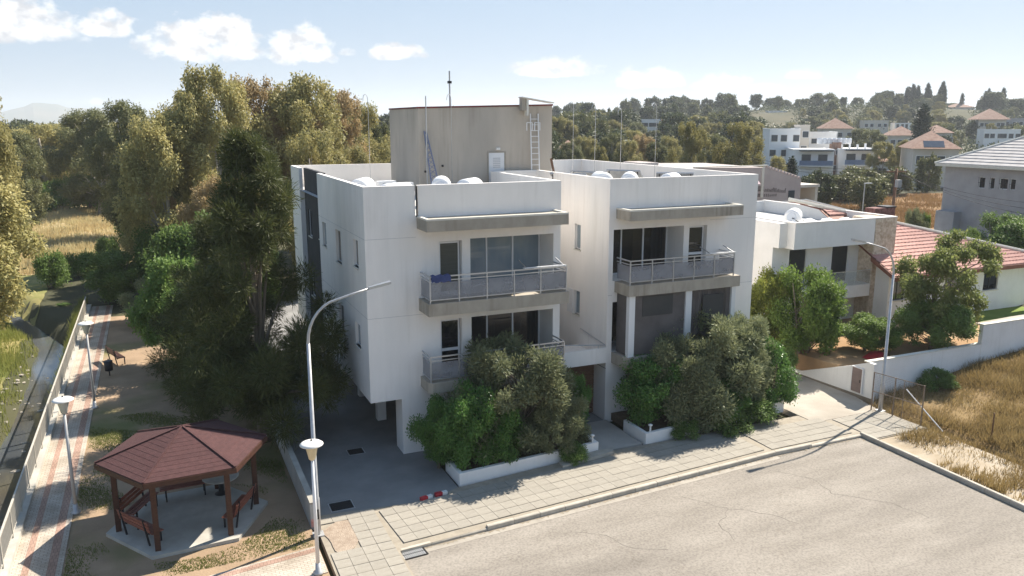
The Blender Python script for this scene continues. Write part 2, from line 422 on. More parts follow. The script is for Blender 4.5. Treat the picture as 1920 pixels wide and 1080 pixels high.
# ------------------------------------------------------------------ terrain
HILLS = [(*at(1150, 520), 150, 8.0), (*at(1450, 470), 80, 8.0), (*at(1790, 520), 80, 12.5), (*at(1920, 420), 70, 3.0), (*at(420, 420), 160, 3.0), (*at(20, 520), 220, 4.0)]
def creek_x(y): return -6.65 + .22 * np.sin(np.asarray(y) / 5.5) - np.clip((np.asarray(y) - 58), 0, 30) * .35
def th(x, y):
    x = np.asarray(x, float); y = np.asarray(y, float)
    h = np.zeros_like(x + y)
    h = h + 1.15 * smooth01((x - 30.5) / 13) * smooth01((44 - y) / 6 + .2) + 2.1 * smooth01((x - 44) / 22) * smooth01((y - 27) / 12)
    h = h + .35 * smooth01((x - 30) / 25) * np.sin(x * .35 + y * .21) * .4
    for hx, hy, s, a in HILLS:
        h = h + smooth01((np.hypot(x, y) - 110) / 120) * a * np.exp(-((x - hx) ** 2 + (y - hy) ** 2) / (2 * s * s))
    left = smooth01((-5.2 - x) / 1.0)
    h = h - .25 * left * smooth01((80 - y) / 20)
    c = creek_x(y)
    bank = np.exp(-((x - c) / 1.0) ** 4)
    h = h - 1.05 * bank * smooth01((90 - y) / 14)
    h = h + left * .12 * np.sin(x * .8 + 1.3 * np.sin(y * .5)) * np.sin(y * .43)
    near = ((x > -5.35) & (x < 31.6) & (y > -25) & (y < 62))
    h = np.where(near, -.22, h)
    return h
def axis(parts):
    out = []
    for a, b, st in parts: out += list(np.arange(a, b, st))
    return np.array(out)
gx = axis([(-6000, -1000, 500), (-1000, -200, 80), (-200, -60, 10), (-60, -16, 2), (-16, -4.5, .4), (-4.5, 30.5, 5), (30.5, 64, 1), (64, 160, 5), (160, 800, 20), (800, 6001, 400)])
gy = axis([(-2000, -100, 200), (-100, 5, 10), (5, 70, 1), (70, 160, 5), (160, 900, 20), (900, 6001, 400)])
GX, GY = np.meshgrid(gx, gy, indexing='ij')
GZ = th(GX, GY)
gm = bpy.data.meshes.new('ground')
nx_, ny_ = len(gx), len(gy)
vv = np.stack([GX, GY, GZ], -1).reshape(-1, 3)
ii = np.arange(nx_ - 1)[:, None] * ny_ + np.arange(ny_ - 1)[None, :]
ff = np.stack([ii, ii + ny_, ii + ny_ + 1, ii + 1], -1).reshape(-1, 4)
gm.from_pydata(vv.tolist(), [], ff.tolist())
M_GROUND = mat('dry_ground', (.045, .050, .024), (.072, .066, .032), scale=.06, c3=(.10, .085, .048), bump=.6, bscale=6, detail=9, rough=1.)
gm.materials.append(M_GROUND)
gm.polygons.foreach_set('use_smooth', [True] * len(gm.polygons))
ground = link('ground', gm); ground['kind'] = 'structure'

def sheet(name, quad, nu, nv, dz, m, kind='structure', wob=0., seed=0):
    r_ = random.Random(seed)
    (x0, y0), (x1, y1), (x2, y2), (x3, y3) = quad
    mb = MB()
    for i in range(nu + 1):
        for j in range(nv + 1):
            u, v = i / nu, j / nv
            x = (x0 * (1 - u) + x1 * u) * (1 - v) + (x3 * (1 - u) + x2 * u) * v
            y = (y0 * (1 - u) + y1 * u) * (1 - v) + (y3 * (1 - u) + y2 * u) * v
            if wob and (i in (0, nu) or j in (0, nv)): x += r_.uniform(-wob, wob); y += r_.uniform(-wob, wob)
            mb.v.append((x, y, float(th(x, y)) + dz))
    for i in range(nu):
        for j in range(nv):
            a = i * (nv + 1) + j
            mb.f.append((a, a + nv + 1, a + nv + 2, a + 1))
    return struct(name, mb, m, True, kind)

M_STRAW = mat('dry_straw_field', (.46, .355, .20), (.34, .26, .135), scale=.35, c3=(.52, .41, .25), bump=.8, bscale=5, stretch=(.6, 2.2, 1), rough=1., detail=9)
M_MEADOW = mat('meadow', (.22, .20, .065), (.31, .26, .11), scale=.5, c3=(.13, .16, .04), bump=.8, bscale=6, rough=1., detail=9)
M_OCHRE = mat('ochre_field', (.19, .105, .045), (.26, .155, .07), scale=.5, c3=(.30, .21, .11), bump=.7, bscale=4, rough=1., detail=9)
M_FIELD = mat('weedy_field', (.24, .165, .075), (.16, .105, .045), scale=.7, c3=(.36, .28, .16), bump=.8, bscale=9, rough=1., detail=9)
sheet('dry_field', ((-38, 84), (-1, 82), (2, 150), (-30, 150)), 24, 30, .07, M_STRAW, wob=1.2)
sheet('meadow', ((-30, 24), (-7.85, 24), (-9.0, 84), (-38, 84)), 44, 60, .05, M_MEADOW, wob=.12)
sheet('red_field', (at(1525, 92), at(1810, 84), at(1810, 128), at(1525, 128)), 20, 14, .10, M_OCHRE)
sheet('dry_field', ((28.0, 4), (75, 4), (75, 27.3), (28.0, 27.3)), 40, 22, .05, M_FIELD)

# far blue ridge on the left
mb = MB(); ridge = []
for i in range(60):
    a = -22.5 + i * .45; d = 5200
    hgt = 38 + 78 * math.exp(-((a + 5.6) / 2.6) ** 2) + 34 * math.exp(-((a + 1.8) / 1.6) ** 2) + 60 * math.exp(-((a + 16) / 4.) ** 2) + 6 * math.sin(i * .9) + 4 * math.sin(i * 2.3)
    ridge.append((d * math.sin(R(a)), d * math.cos(R(a)), hgt))
for i in range(59):
    p, q = ridge[i], ridge[i + 1]
    f1 = lambda t, k, z: (t[0] * k, t[1] * k, z)
    mb.face([f1(p, .88, -1), f1(q, .88, -1), q, p]); mb.face([p, q, f1(q, 1.1, -1), f1(p, 1.1, -1)])
struct('distant_mountain', mb, mat('far_scrub', (.10, .11, .07), (.16, .14, .09), scale=.004), True)

# creek
M_WATER = mat('creek_water', (.070, .080, .092), (.095, .098, .098), scale=.35, rough=.06, bump=.06, bscale=5.5, spec=.8, c3=(.10, .085, .06))
mb = MB(); ys = list(np.arange(22, 76, 2.0))
for y in ys:
    c = float(creek_x(y)); mb.v += [(c - 2.2, y, -.93), (c + 1.9 if y < 60 else c + 2.2, y, -.93)]
for i in range(len(ys) - 1): mb.f.append((2*i, 2*i+1, 2*i+3, 2*i+2))
struct('creek_water', mb, M_WATER, True)
mb = MB()
mb.prism([(-5.34, 15), (-4.98, 15), (-4.98, 66), (-5.34, 66)], -1.3, .22)
struct('channel_wall', mb, M_CONC)

# park soil, path, cross path
M_PARK = mat('park_soil', (.36, .255, .165), (.255, .18, .115), scale=.55, c3=(.15, .15, .055), bump=.6, bscale=14, rough=1., detail=9)
mb = MB().prism([(-3.55, 10), (3.92, 10), (3.92, 62), (-3.55, 62)], -.2, 0)
struct('park_soil', mb, M_PARK)
def paver_mat(name, c1, c2, mortar, sx, sy):
    m = bpy.data.materials.new(name); m.use_nodes = True
    N, L = m.node_tree.nodes, m.node_tree.links; b = N['Principled BSDF']; b.inputs['Roughness'].default_value = .9
    t = N.new('ShaderNodeTexCoord'); br = N.new('ShaderNodeTexBrick')
    br.inputs['Scale'].default_value = 1; br.inputs['Brick Width'].default_value = sx; br.inputs['Row Height'].default_value = sy
    br.inputs['Mortar Size'].default_value = .008; br.inputs['Color1'].default_value = (*c1, 1); br.inputs['Color2'].default_value = (*c2, 1); br.inputs['Mortar'].default_value = (*mortar, 1)
    L.new(t.outputs['Object'], br.inputs['Vector'])
    n = N.new('ShaderNodeTexNoise'); n.inputs['Scale'].default_value = .9; n.inputs['Detail'].default_value = 8; L.new(t.outputs['Object'], n.inputs['Vector'])
    r = N.new('ShaderNodeValToRGB'); L.new(n.outputs[0], r.inputs[0]); r.color_ramp.elements[0].position = .35; r.color_ramp.elements[0].color = (.72, .70, .66, 1); r.color_ramp.elements[1].position = .6; r.color_ramp.elements[1].color = (1, 1, 1, 1)
    mx = N.new('ShaderNodeMix'); mx.data_type = 'RGBA'; mx.blend_type = 'MULTIPLY'; mx.inputs[0].default_value = 1
    L.new(br.outputs['Color'], mx.inputs[6]); L.new(r.outputs[0], mx.inputs[7]); L.new(mx.outputs[2], b.inputs['Base Color'])
    bp = N.new('ShaderNodeBump'); bp.inputs['Strength'].default_value = .4; bp.inputs['Distance'].default_value = .02; bp.invert = True
    L.new(br.outputs['Fac'], bp.inputs['Height']); L.new(bp.outputs[0], b.inputs['Normal'])
    return m
M_PAVER = paver_mat('path_pavers', (.50, .44, .37), (.43, .375, .31), (.24, .20, .16), .22, .11)
M_PAVERR = paver_mat('red_pavers', (.40, .265, .205), (.35, .225, .175), (.22, .15, .11), .11, .22)
struct('park_path', MB().prism([(-4.98, 12), (-3.55, 12), (-3.55, 66), (-4.98, 66)], -.1, .035), M_PAVER)
struct('path_border', MB().prism([(-4.68, 12), (-4.48, 12), (-4.48, 66), (-4.68, 66)], 0, .040), M_PAVERR)
struct('path_border', MB().prism([(-3.98, 12), (-3.72, 12), (-3.72, 66), (-3.98, 66)], 0, .040), M_PAVERR)
struct('cross_path', MB().prism([(-3.54, 21.6), (3.9, 22.6), (3.9, 24.3), (-3.54, 23.3)], -.1, .03), M_PAVER)
struct('path_border', MB().prism([(-3.54, 22.95), (3.9, 23.95), (3.9, 24.2), (-3.54, 23.2)], 0, .036), M_PAVERR)

# road
def road_mat():
    m = mat('worn_asphalt', (.238, .212, .18), (.30, .27, .232), scale=.6, stretch=(.45, 1.5, 1), c3=(.20, .178, .152), bump=.35, bscale=90, rough=.95, detail=10)
    N, L = m.node_tree.nodes, m.node_tree.links; b = N['Principled BSDF']
    src = b.inputs['Base Color'].links[0].from_socket
    t = N.new('ShaderNodeTexCoord')
    v = N.new('ShaderNodeTexVoronoi'); v.feature = 'DISTANCE_TO_EDGE'; v.inputs['Scale'].default_value = .17
    nn = N.new('ShaderNodeTexNoise'); nn.inputs['Scale'].default_value = .8; nn.inputs['Detail'].default_value = 6
    L.new(t.outputs['Object'], nn.inputs['Vector'])
    ad = N.new('ShaderNodeVectorMath'); ad.operation = 'MULTIPLY_ADD'; ad.inputs[1].default_value = (2.2, 2.2, 2.2); L.new(nn.outputs['Color'], ad.inputs[0]); L.new(t.outputs['Object'], ad.inputs[2])
    L.new(ad.outputs[0], v.inputs['Vector'])
    r = N.new('ShaderNodeValToRGB'); L.new(v.outputs['Distance'], r.inputs[0])
    r.color_ramp.elements[0].position = 0; r.color_ramp.elements[0].color = (.86, .845, .83, 1); r.color_ramp.elements[1].position = .004; r.color_ramp.elements[1].color = (1, 1, 1, 1)
    fine = N.new('ShaderNodeTexNoise'); fine.inputs['Scale'].default_value = 13; fine.inputs['Detail'].default_value = 4; L.new(t.outputs['Object'], fine.inputs['Vector'])
    r2 = N.new('ShaderNodeValToRGB'); L.new(fine.outputs[0], r2.inputs[0]); r2.color_ramp.elements[0].position = .3; r2.color_ramp.elements[0].color = (.74, .74, .74, 1); r2.color_ramp.elements[1].position = .6; r2.color_ramp.elements[1].color = (1.06, 1.06, 1.06, 1)
    m1 = N.new('ShaderNodeMix'); m1.data_type = 'RGBA'; m1.blend_type = 'MULTIPLY'; m1.inputs[0].default_value = 1
    m2 = N.new('ShaderNodeMix'); m2.data_type = 'RGBA'; m2.blend_type = 'MULTIPLY'; m2.inputs[0].default_value = 1
    L.new(src, m1.inputs[6]); L.new(r.outputs[0], m1.inputs[7]); L.new(m1.outputs[2], m2.inputs[6]); L.new(r2.outputs[0], m2.inputs[7]); L.new(m2.outputs[2], b.inputs['Base Color'])
    return m
M_ROAD = road_mat()
struct('road', MB().prism([(6.25, -22), (27.1, -22), (27.55, 24.02), (22.7, 24.0), (6.25, 22.86)], -.2, -.06), M_ROAD)
struct('verge', MB().prism([(27.75, -22), (30.6, -22), (30.9, 23.4), (27.75, 23.4)], -.21, .012), mat('sandy_verge', (.40, .34, .26), (.30, .24, .165), scale=.9, c3=(.46, .40, .32), bump=.6, bscale=18, rough=1.))

# cracks in the asphalt and grit along the kerb
r_ = random.Random(21); mb = MB()
for pts in ([(16.9, 22.5), (17.5, 21.6), (17.9, 21.0), (18.9, 20.2), (19.6, 18.7)], [(12.0, 21.8), (12.9, 21.2), (13.2, 20.1), (14.6, 19.4)], [(21.5, 22.9), (22.4, 21.7), (22.2, 20.4), (23.6, 19.0), (23.9, 17.2)], [(17.9, 21.0), (16.8, 20.3), (16.6, 18.9)]):
    path = []
    for k in range(len(pts) - 1):
        for f in (0, .25, .5, .75): path.append((pts[k][0] + (pts[k+1][0] - pts[k][0]) * f + r_.uniform(-.07, .07), pts[k][1] + (pts[k+1][1] - pts[k][1]) * f + r_.uniform(-.07, .07)))
    for p, q in zip(path, path[1:]):
        d = Vector((q[0] - p[0], q[1] - p[1], 0)).normalized(); n_ = Vector((-d.y, d.x, 0)) * r_.uniform(.006, .016)
        mb.face([(p[0] - n_.x, p[1] - n_.y, -.0575), (q[0] - n_.x, q[1] - n_.y, -.0575), (q[0] + n_.x, q[1] + n_.y, -.0575), (p[0] + n_.x, p[1] + n_.y, -.0575)])
struct('road_crack', mb, mat('crack_dirt', (.10, .088, .072), (.14, .12, .10), scale=3))
mb = MB()
for i in range(160):
    x = 6.8 + i * .128; y = 22.86 + (x - 6.25) * .0703 - .02 if x < 22.7 else 24.0; w = abs(r_.gauss(.05, .07)) + .015
    mb.face([(x, y - w, -.0495), (x + .13, y - abs(r_.gauss(.05, .06)), -.0495), (x + .128, y + .01, -.0495), (x, y + .01, -.0495)])
for i in range(140):
    y = 6 + i * .128; x = 27.15 + .4 * (y / 24.); w = abs(r_.gauss(.10, .10)) + .02
    mb.face([(x - w, y, -.0565), (x + .06, y, -.0565), (x + .06, y + .128, -.0565), (x - abs(r_.gauss(.1, .08)), y + .128, -.0565)])
struct('kerb_grit', mb, mat('grit', (.20, .165, .12), (.29, .245, .185), scale=7, bump=.4), kind='stuff')
# driveways
M_DRIVE = mat('driveway_concrete', (.205, .20, .195), (.255, .25, .24), scale=.7, c3=(.17, .165, .16), bump=.25, bscale=50, rough=.9)
M_DRIVE2 = mat('pale_concrete_apron', (.34, .305, .255), (.41, .37, .315), scale=.8, c3=(.30, .265, .22), bump=.25, bscale=50, rough=.95)
struct('driveway', MB().prism([(4.14, 26.3), (8.2, 25.85), (9.55, 26.4), (9.55, 30.2), (18.1, 30.2), (18.1, 62), (4.14, 62)], -.2, .03), M_DRIVE)
struct('walkway', MB().prism([(16.15, 27.1), (18.2, 27.15), (18.2, 30.19), (16.15, 30.19)], -.2, .05), mat('walkway_concrete', (.36, .335, .30), (.43, .40, .36), scale=1.2, bump=.2))
struct('apron', MB().prism([(26.75, 26.0), (30.75, 26.0), (31.28, 28), (31.28, 62), (26.32, 62), (26.75, 30)], -.2, .058), M_DRIVE2)

# pavement with its slabs
pavement = struct('pavement', MB().prism([(4.0, 8), (6.1, 8), (6.25, 22.86), (22.7, 24.15), (27.7, 24.15), (27.7, 23.4), (30.9, 23.4), (30.75, 26.0), (26.75, 26.0), (26.7, 27.0), (18.3, 27.0), (16.1, 27.05), (9.55, 26.4), (8.2, 25.85), (4.1, 26.3)], -.2, .045),
                  mat('joint_sand', (.26, .225, .175), (.33, .29, .23), scale=3, bump=.3))
slab_me = []
for k in range(4):
    s = .244
    b2 = MB(); r_ = random.Random(k)
    zt = [.03 + r_.uniform(-.004, .004) for _ in range(4)]
    b2.prism([(-s, -s), (s, -s), (s, s), (-s, s)], -.02, zt)
    slab_me.append(b2.mesh('paving_slab', M_SLAB))
def inside(p, poly):
    x, y = p; c = False; j = len(poly) - 1
    for i in range(len(poly)):
        (xi, yi), (xj, yj) = poly[i], poly[j]
        if (yi > y) != (yj > y) and x < (xj - xi) * (y - yi) / (yj - yi) + xi: c = not c
        j = i
    return c
n_sl = 0
def slab(x, y, ang, sc=1.):
    global n_sl
    if n_sl >= 299: return
    o = link('paving_slab', rnd.choice(slab_me), pavement, (x, y, .045 + rnd.uniform(0, .006)))
    o.rotation_euler = (rnd.uniform(-.006, .006), rnd.uniform(-.006, .006), ang); o.scale = (sc, sc, 1)
    n_sl += 1
kd = math.atan2(1.2, 16.2)
ux, uy = math.cos(kd), math.sin(kd)
front_poly = [(6.4, 22.95), (22.7, 24.25), (22.7, 27.2), (18.25, 26.85), (16.1, 26.9), (9.6, 26.35), (8.15, 25.8), (6.4, 26.0)]
for i in range(-1, 36):
    for j in range(6):
        x = 6.75 + ux * .5 * i - uy * (.32 + .5 * j); y = 23.25 + uy * .5 * i + ux * (.32 + .5 * j) - .05
        if inside((x, y), front_poly) and inside((x + .2 * ux, y + .22), front_poly): slab(x, y, kd)
for j in range(14):
    for i in range(4):
        x, y = 4.42 + .5 * i, 19.3 + .5 * j
        if ((x - 4.8) / .62) ** 2 + ((y - 24.55) / 1.0) ** 2 > 1 and y < 26.1: slab(x, y, 0)
for i in range(6):
    for j in range(5):
        x, y = 28.0 + .5 * i, 23.7 + .5 * j
        if x < 30.6: slab(x, y, 0.03)
for i in range(9):
    for j in range(4):
        slab(23.05 + .5 * i, 24.6 + .5 * j, 0)
# kerbstones
kst = []
kb = MB(); kb.extr([(0.005, -.07, -.12), (0.005, .07, -.12), (0.005, .07, .115), (0.005, -.045, .115), (0.005, -.07, .09)], (.985, 0, 0)); k_me = kb.mesh('kerbstone', M_KERB)
def kerb(p, q, dz=lambda x: 0.):
    d = math.hypot(q[0] - p[0], q[1] - p[1]); n = round(d); a = math.atan2(q[1] - p[1], q[0] - p[0])
    for i in range(n):
        t = i / n; x = p[0] + (q[0] - p[0]) * t; y = p[1] + (q[1] - p[1]) * t
        o = link('kerbstone', k_me, pavement, (x, y, -.02 + dz(x) + rnd.uniform(-.004, .004))); o.rotation_euler = (0, 0, a + rnd.uniform(-.006, .006)); o.scale = (d / n, 1, 1)
kerb((6.3, 22.93), (22.7, 24.08), lambda x: -.05 if x < 8.6 else 0.02)
kerb((22.7, 24.08), (27.6, 24.08), lambda x: 0.02 if x < 24.5 else -.045)
kerb((27.62, 24.15), (27.2, 4.2), lambda x: 0.03)
kerb((6.18, 10.0), (6.18, 22.4), lambda x: -.06)
struct('gutter', MB().prism([(6.4, 22.55), (22.7, 23.7), (22.7, 24.0), (6.4, 22.86)], -.15, -.053), mat('gutter_concrete', (.29, .26, .22), (.36, .325, .275), scale=2, bump=.2))
# bare soil scar in the pavement
pts = [(4.55 + 0.62 * math.cos(a) * (1 + .22 * math.sin(3 * a + 1)) + .25, 24.55 + 1.05 * math.sin(a) * (1 + .2 * math.sin(2 * a))) for a in [i * .2618 for i in range(24)]]
struct('bare_soil', MB().prism(pts, .03, .072), mat('scar_soil', (.26, .20, .15), (.36, .29, .225), scale=5, bump=.7, bscale=25), kind='stuff')

# villa terrace behind its retaining wall
M_TERR = mat('terrace_soil', (.36, .22, .11), (.28, .18, .10), scale=.7, c3=(.42, .32, .20), bump=.5, bscale=10, rough=1.)
mb = MB(); mb.prism([(34.5, 27.55), (54.5, 27.55), (54.5, 48), (34.5, 48)], -.6, 1.5); mb.prism([(31.5, 27.55), (34.495, 27.55), (34.495, 48), (31.5, 48)], -.6, [1.3, 1.5, 1.5, .45])
struct('garden_terrace', mb, M_TERR)
M_LAWN = mat('lawn', (.13, .185, .03), (.17, .225, .045), scale=1.2, bump=.5, bscale=40, rough=1.)
struct('lawn', MB().prism([(44.5, 27.9), (54.4, 27.9), (54.4, 38), (47.5, 38)], 1.4, 1.53), M_LAWN)
struct('garden_path', MB().prism([(45.0, 30.8), (54.3, 31.4), (54.3, 32.3), (45.0, 31.7)], 1.45, 1.56), M_DRIVE2)
# far road behind the red field
sheet('far_road', (at(1590, 138), at(1790, 138), at(1790, 150), at(1590, 150)), 8, 4, .14, mat('far_asphalt', (.30, .29, .28), (.36, .35, .34), scale=.3))

# ------------------------------------------------------------------ main apartment building
def wall_sheet(mb, axis, c, a0, a1, z0, z1, ops=(), sgn=1):
    """plane axis=c; sgn=+1: depth of openings grows with +axis (outside is the - side)"""
    A = sorted({a0, a1, *[o[0] for o in ops], *[o[1] for o in ops]}); Z = sorted({z0, z1, *[o[2] for o in ops], *[o[3] for o in ops]})
    P = (lambda a, d, z: (a, c + sgn * d, z)) if axis == 'y' else (lambda a, d, z: (c + sgn * d, a, z))
    flip = (axis == 'y' and sgn < 0) or (axis == 'x' and sgn > 0)
    def q(*p): mb.face(p[::-1] if flip else p)
    for i in range(len(A) - 1):
        for j in range(len(Z) - 1):
            am, zm = (A[i] + A[i+1]) / 2, (Z[j] + Z[j+1]) / 2
            if any(o[0] < am < o[1] and o[2] < zm < o[3] for o in ops): continue
            q(P(A[i], 0, Z[j]), P(A[i+1], 0, Z[j]), P(A[i+1], 0, Z[j+1]), P(A[i], 0, Z[j+1]))
    for o in ops:
        d = o[4]
        q(P(o[0], 0, o[2]), P(o[0], 0, o[3]), P(o[0], d, o[3]), P(o[0], d, o[2]))
        q(P(o[1], 0, o[3]), P(o[1], 0, o[2]), P(o[1], d, o[2]), P(o[1], d, o[3]))
        q(P(o[0], 0, o[3]), P(o[1], 0, o[3]), P(o[1], d, o[3]), P(o[0], d, o[3]))
        q(P(o[1], 0, o[2]), P(o[0], 0, o[2]), P(o[0], d, o[2]), P(o[1], d, o[2]))
        e = d + (2.8 if d > 1 else .12); q(P(o[0], e, o[2]), P(o[1], e, o[2]), P(o[1], e, o[3]), P(o[0], e, o[3]))   # back of the reveal
XL0, XL1, XR0, XR1, YF, YB, YREC = 7.25, 15.75, 18.15, 26.3, 30.25, 47.5, 37.6
ZR, ZP = 9.9, 11.1
B = thing('apartment_building', 'white three storey apartment block with two balcony wings and a beige rooftop tower', 'building', (XL0, YF, 0))
opsL = [(11.6, 15.41, 6.585, 8.87, 1.5), (10.26, 11.24, 6.585, 8.82, .28), (11.62, 15.42, 3.315, 5.58, 1.5), (10.26, 11.2, 3.315, 5.58, .28)]
opsS = [(37.9, 38.75, 7.7, 8.85, .16), (34.6, 35.7, 7.4, 8.85, .16), (31.45, 32.25, 7.75, 8.87, .16), (31.6, 32.5, 4.35, 5.35, .16), (34.6, 35.7, 4.1, 5.5, .16), (37.9, 38.75, 4.3, 5.5, .16)]
opsR = [(18.39, 22.15, 6.555, 8.86, 1.5), (22.45, 23.45, 6.555, 8.82, .28), (18.42, 22.1, 3.265, 5.58, 1.5), (22.45, 23.4, 3.265, 5.58, .28)]
opsW = [(32.83, 33.4, 7.6, 8.8, .16), (32.8, 33.38, 4.42, 5.6, .16)]
mb = MB()
wall_sheet(mb, 'y', YF, XL0, XL1, 2.43, ZR, opsL)
wall_sheet(mb, 'y', YF, 9.45, XL1, -.1, 2.43)
wall_sheet(mb, 'x', XL0, YF, 39.6, 2.43, ZR, opsS)
wall_sheet(mb, 'x', XL1, YF, YREC, -.1, ZR, [], -1)
mb.face([(XL0, YF, 2.43), (XL0, YB, 2.43), (13.2, YB, 2.43), (13.2, YF, 2.43)])
mb.face([(13.2, YF, -.1), (13.2, YB, -.1), (13.2, YB, 2.43), (13.2, YF, 2.43)][::-1])
mb.face([(XL0, 39.6, 2.43), (XL0, 39.6, ZR), (7.5, 39.6, ZR), (7.5, 39.6, 2.43)])
part(B, 'wall', mb, W_WHITE, label='white plaster front and side walls of the left wing')
mb = MB()
wall_sheet(mb, 'y', YF, XR0, XR1, -.1, ZR, opsR)
wall_sheet(mb, 'x', XR0, YF, YREC, -.1, ZR, opsW)
wall_sheet(mb, 'x', XR1, YF, YB, -.1, ZR, [], -1)
wall_sheet(mb, 'y', YREC, XL1, XR0, -.1, ZR)
wall_sheet(mb, 'y', YB, XL0, XR1, 2.43, ZR, [], -1)
part(B, 'wall', mb, W_WHITE, label='white plaster walls of the right wing and of the recess')
mb = MB(); wall_sheet(mb, 'x', 7.5, 39.6, 44.75, 2.43, ZR, [(40.25, 40.95, 7.7, 8.95, .12), (43.0, 43.9, 7.5, 8.95, .12), (43.0, 43.9, 4.2, 5.6, .12)])
part(B, 'dark_wall_panel', mb, M_DARKP, label='charcoal rendered strip of the side wall')
mb = MB().box(XL0, 7.5, 44.75, YB, 2.43, ZR)
part(B, 'end_wall', mb, W_WHITE)
mb = MB(); mb.face([(XL0, YF, ZR), (XL1, YF, ZR), (XL1, YREC, ZR), (XR0, YREC, ZR), (XR0, YF, ZR), (XR1, YF, ZR), (XR1, YB, ZR), (XL0, YB, ZR)])
part(B, 'roof', mb, M_ROOFTOP)
for x0, x1, z in ((7.26, 9.3, 9.05), (7.26, 10.2, 5.9), (18.16, 18.38, 5.9), (23.6, 26.28, 9.05), (24.6, 26.28, 5.9)): part(B, 'render_joint', MB().box(x0, x1, YF - .005, YF - .001, z, z + .018), M_JOINT)
for z in (9.05, 5.9): part(B, 'render_joint', MB().box(XL0 - .005, XL0 - .001, YF + .01, 39.58, z - .0, z + .018), M_JOINT)
t = .18
def parapet(x0, x1, y0, y1): part(B, 'parapet', MB().box(x0, x1, y0, y1, ZR + .001, ZP), W_WHITE)
parapet(XL0, 9.30, YF, YF + t); parapet(9.42, XL1, YF, YF + t)
parapet(XL0, XL0 + t, YF + t, 39.6); part(B, 'parapet', MB().box(XL0 + .25, XL0 + .43, 39.6, 44.75, ZR + .001, ZP), M_DARKP); parapet(XL0, XL0 + t, 44.75, YB - t)
parapet(XL1 - t, XL1, YF + t, YREC); parapet(XL1, XR0, YREC, YREC + t); parapet(XR0, XR0 + t, YF + t, YREC)
parapet(XR0, XR1, YF, YF + t); parapet(XR1 - t, XR1, YF + t, YB - t); parapet(XL0, XR1, YB - t, YB)
part(B, 'downpipe', MB().tube([(9.36, YF - .03, ZP - .02), (9.36, YF - .03, 9.86)], .035, 8), M_DARKM)
for y in (YF, 34.4, 38.0, 42, 46): part(B, 'column', MB().box(8.55, 9.45 if y == YF else 8.95, y + (.001 if y == YF else 0), y + (1.0 if y == YF else .4), -.1, 2.43), W_WHITE)

def canopy(x0, x1, y0, z0, z1):
    c = part(B, 'canopy', MB().box(x0, x1, y0, YF - .002, z0, z1 - .07), M_TAUPE)
    mb = MB(); mb.box(x0, x1, y0, y0 + .13, z1 - .07, z1); mb.box(x0, x0 + .13, y0 + .13, YF - .002, z1 - .07, z1); mb.box(x1 - .13, x1, y0 + .13, YF - .002, z1 - .07, z1)
    part(c, 'coping', mb, M_CREAM)
    for f in (.17, .66):
        x = x0 + (x1 - x0) * f
        part(c, 'spotlight', MB().lathe([(.055, 0), (.055, .09)], (x, y0 + .75, z0 - .09), 10), M_DARKM)
canopy(9.35, 15.45, 28.97, 9.4, 9.9)
canopy(18.5, 24.55, 29.1, 9.36, 9.84)
def slabp(x0, x1, y0, z0, z1, ch=.0):
    pts = [(x0 + ch, y0), (x1, y0), (x1, YF - .002), (x0, YF - .002), (x0, y0 + ch)] if ch else [(x0, y0), (x1, y0), (x1, YF - .002), (x0, YF - .002)]
    part(B, 'balcony_slab', MB().prism(pts, z0, z1), M_TAUPE)
slabp(9.36, 15.52, 28.98, 6.08, 6.58); slabp(9.36, 15.52, 29.1, 2.88, 3.31, .15)
slabp(18.5, 24.55, 29.05, 6.05, 6.55); slabp(18.42, 24.5, 29.1, 2.76, 3.26, .15)
# balcony floors running back into the recesses are the sills of the openings

M_PANEL.node_tree.nodes['Principled BSDF'].inputs['Alpha'].default_value = .52
def railing(x0, x1, yf, zf, right=True):
    r = part(B, 'railing', MB().bar((x0, yf, zf + 1.06), (x1, yf, zf + 1.06), .05).bar((x0, yf, zf + .9), (x1, yf, zf + .9), .035).bar((x0, yf, zf + .13), (x1, yf, zf + .13), .035)
             .bar((x0, yf, zf + 1.06), (x0, YF, zf + 1.06), .05).bar((x0, yf, zf + .9), (x0, YF, zf + .9), .035).bar((x0, yf, zf + .13), (x0, YF, zf + .13), .035)
             .bar((x1, yf, zf + 1.06), (x1, YF, zf + 1.06), .05).bar((x1, yf, zf + .9), (x1, YF, zf + .9), .035).bar((x1, yf, zf + .13), (x1, YF, zf + .13), .035), M_ALU)
    n = 5
    for i in range(n + 1):
        x = x0 + (x1 - x0) * i / n
        part(r, 'post', MB().bar((x, yf + .002, zf + .001), (x, yf + .002, zf + 1.05), .045), M_ALU)
        if i < n:
            xa, xb = x + .04, x0 + (x1 - x0) * (i + 1) / n - .04
            part(r, 'panel', MB().box(xa, xb, yf - .008, yf + .008, zf + .15, zf + .82), M_PANEL)
    for x in (x0, x1):
        part(r, 'panel', MB().box(x - .008, x + .008, yf + .05, YF - .05, zf + .15, zf + .82), M_PANEL)
railing(9.46, 15.42, 29.06, 6.58); railing(9.46, 15.42, 29.18, 3.31)
railing(18.6, 24.2, 29.13, 6.55)

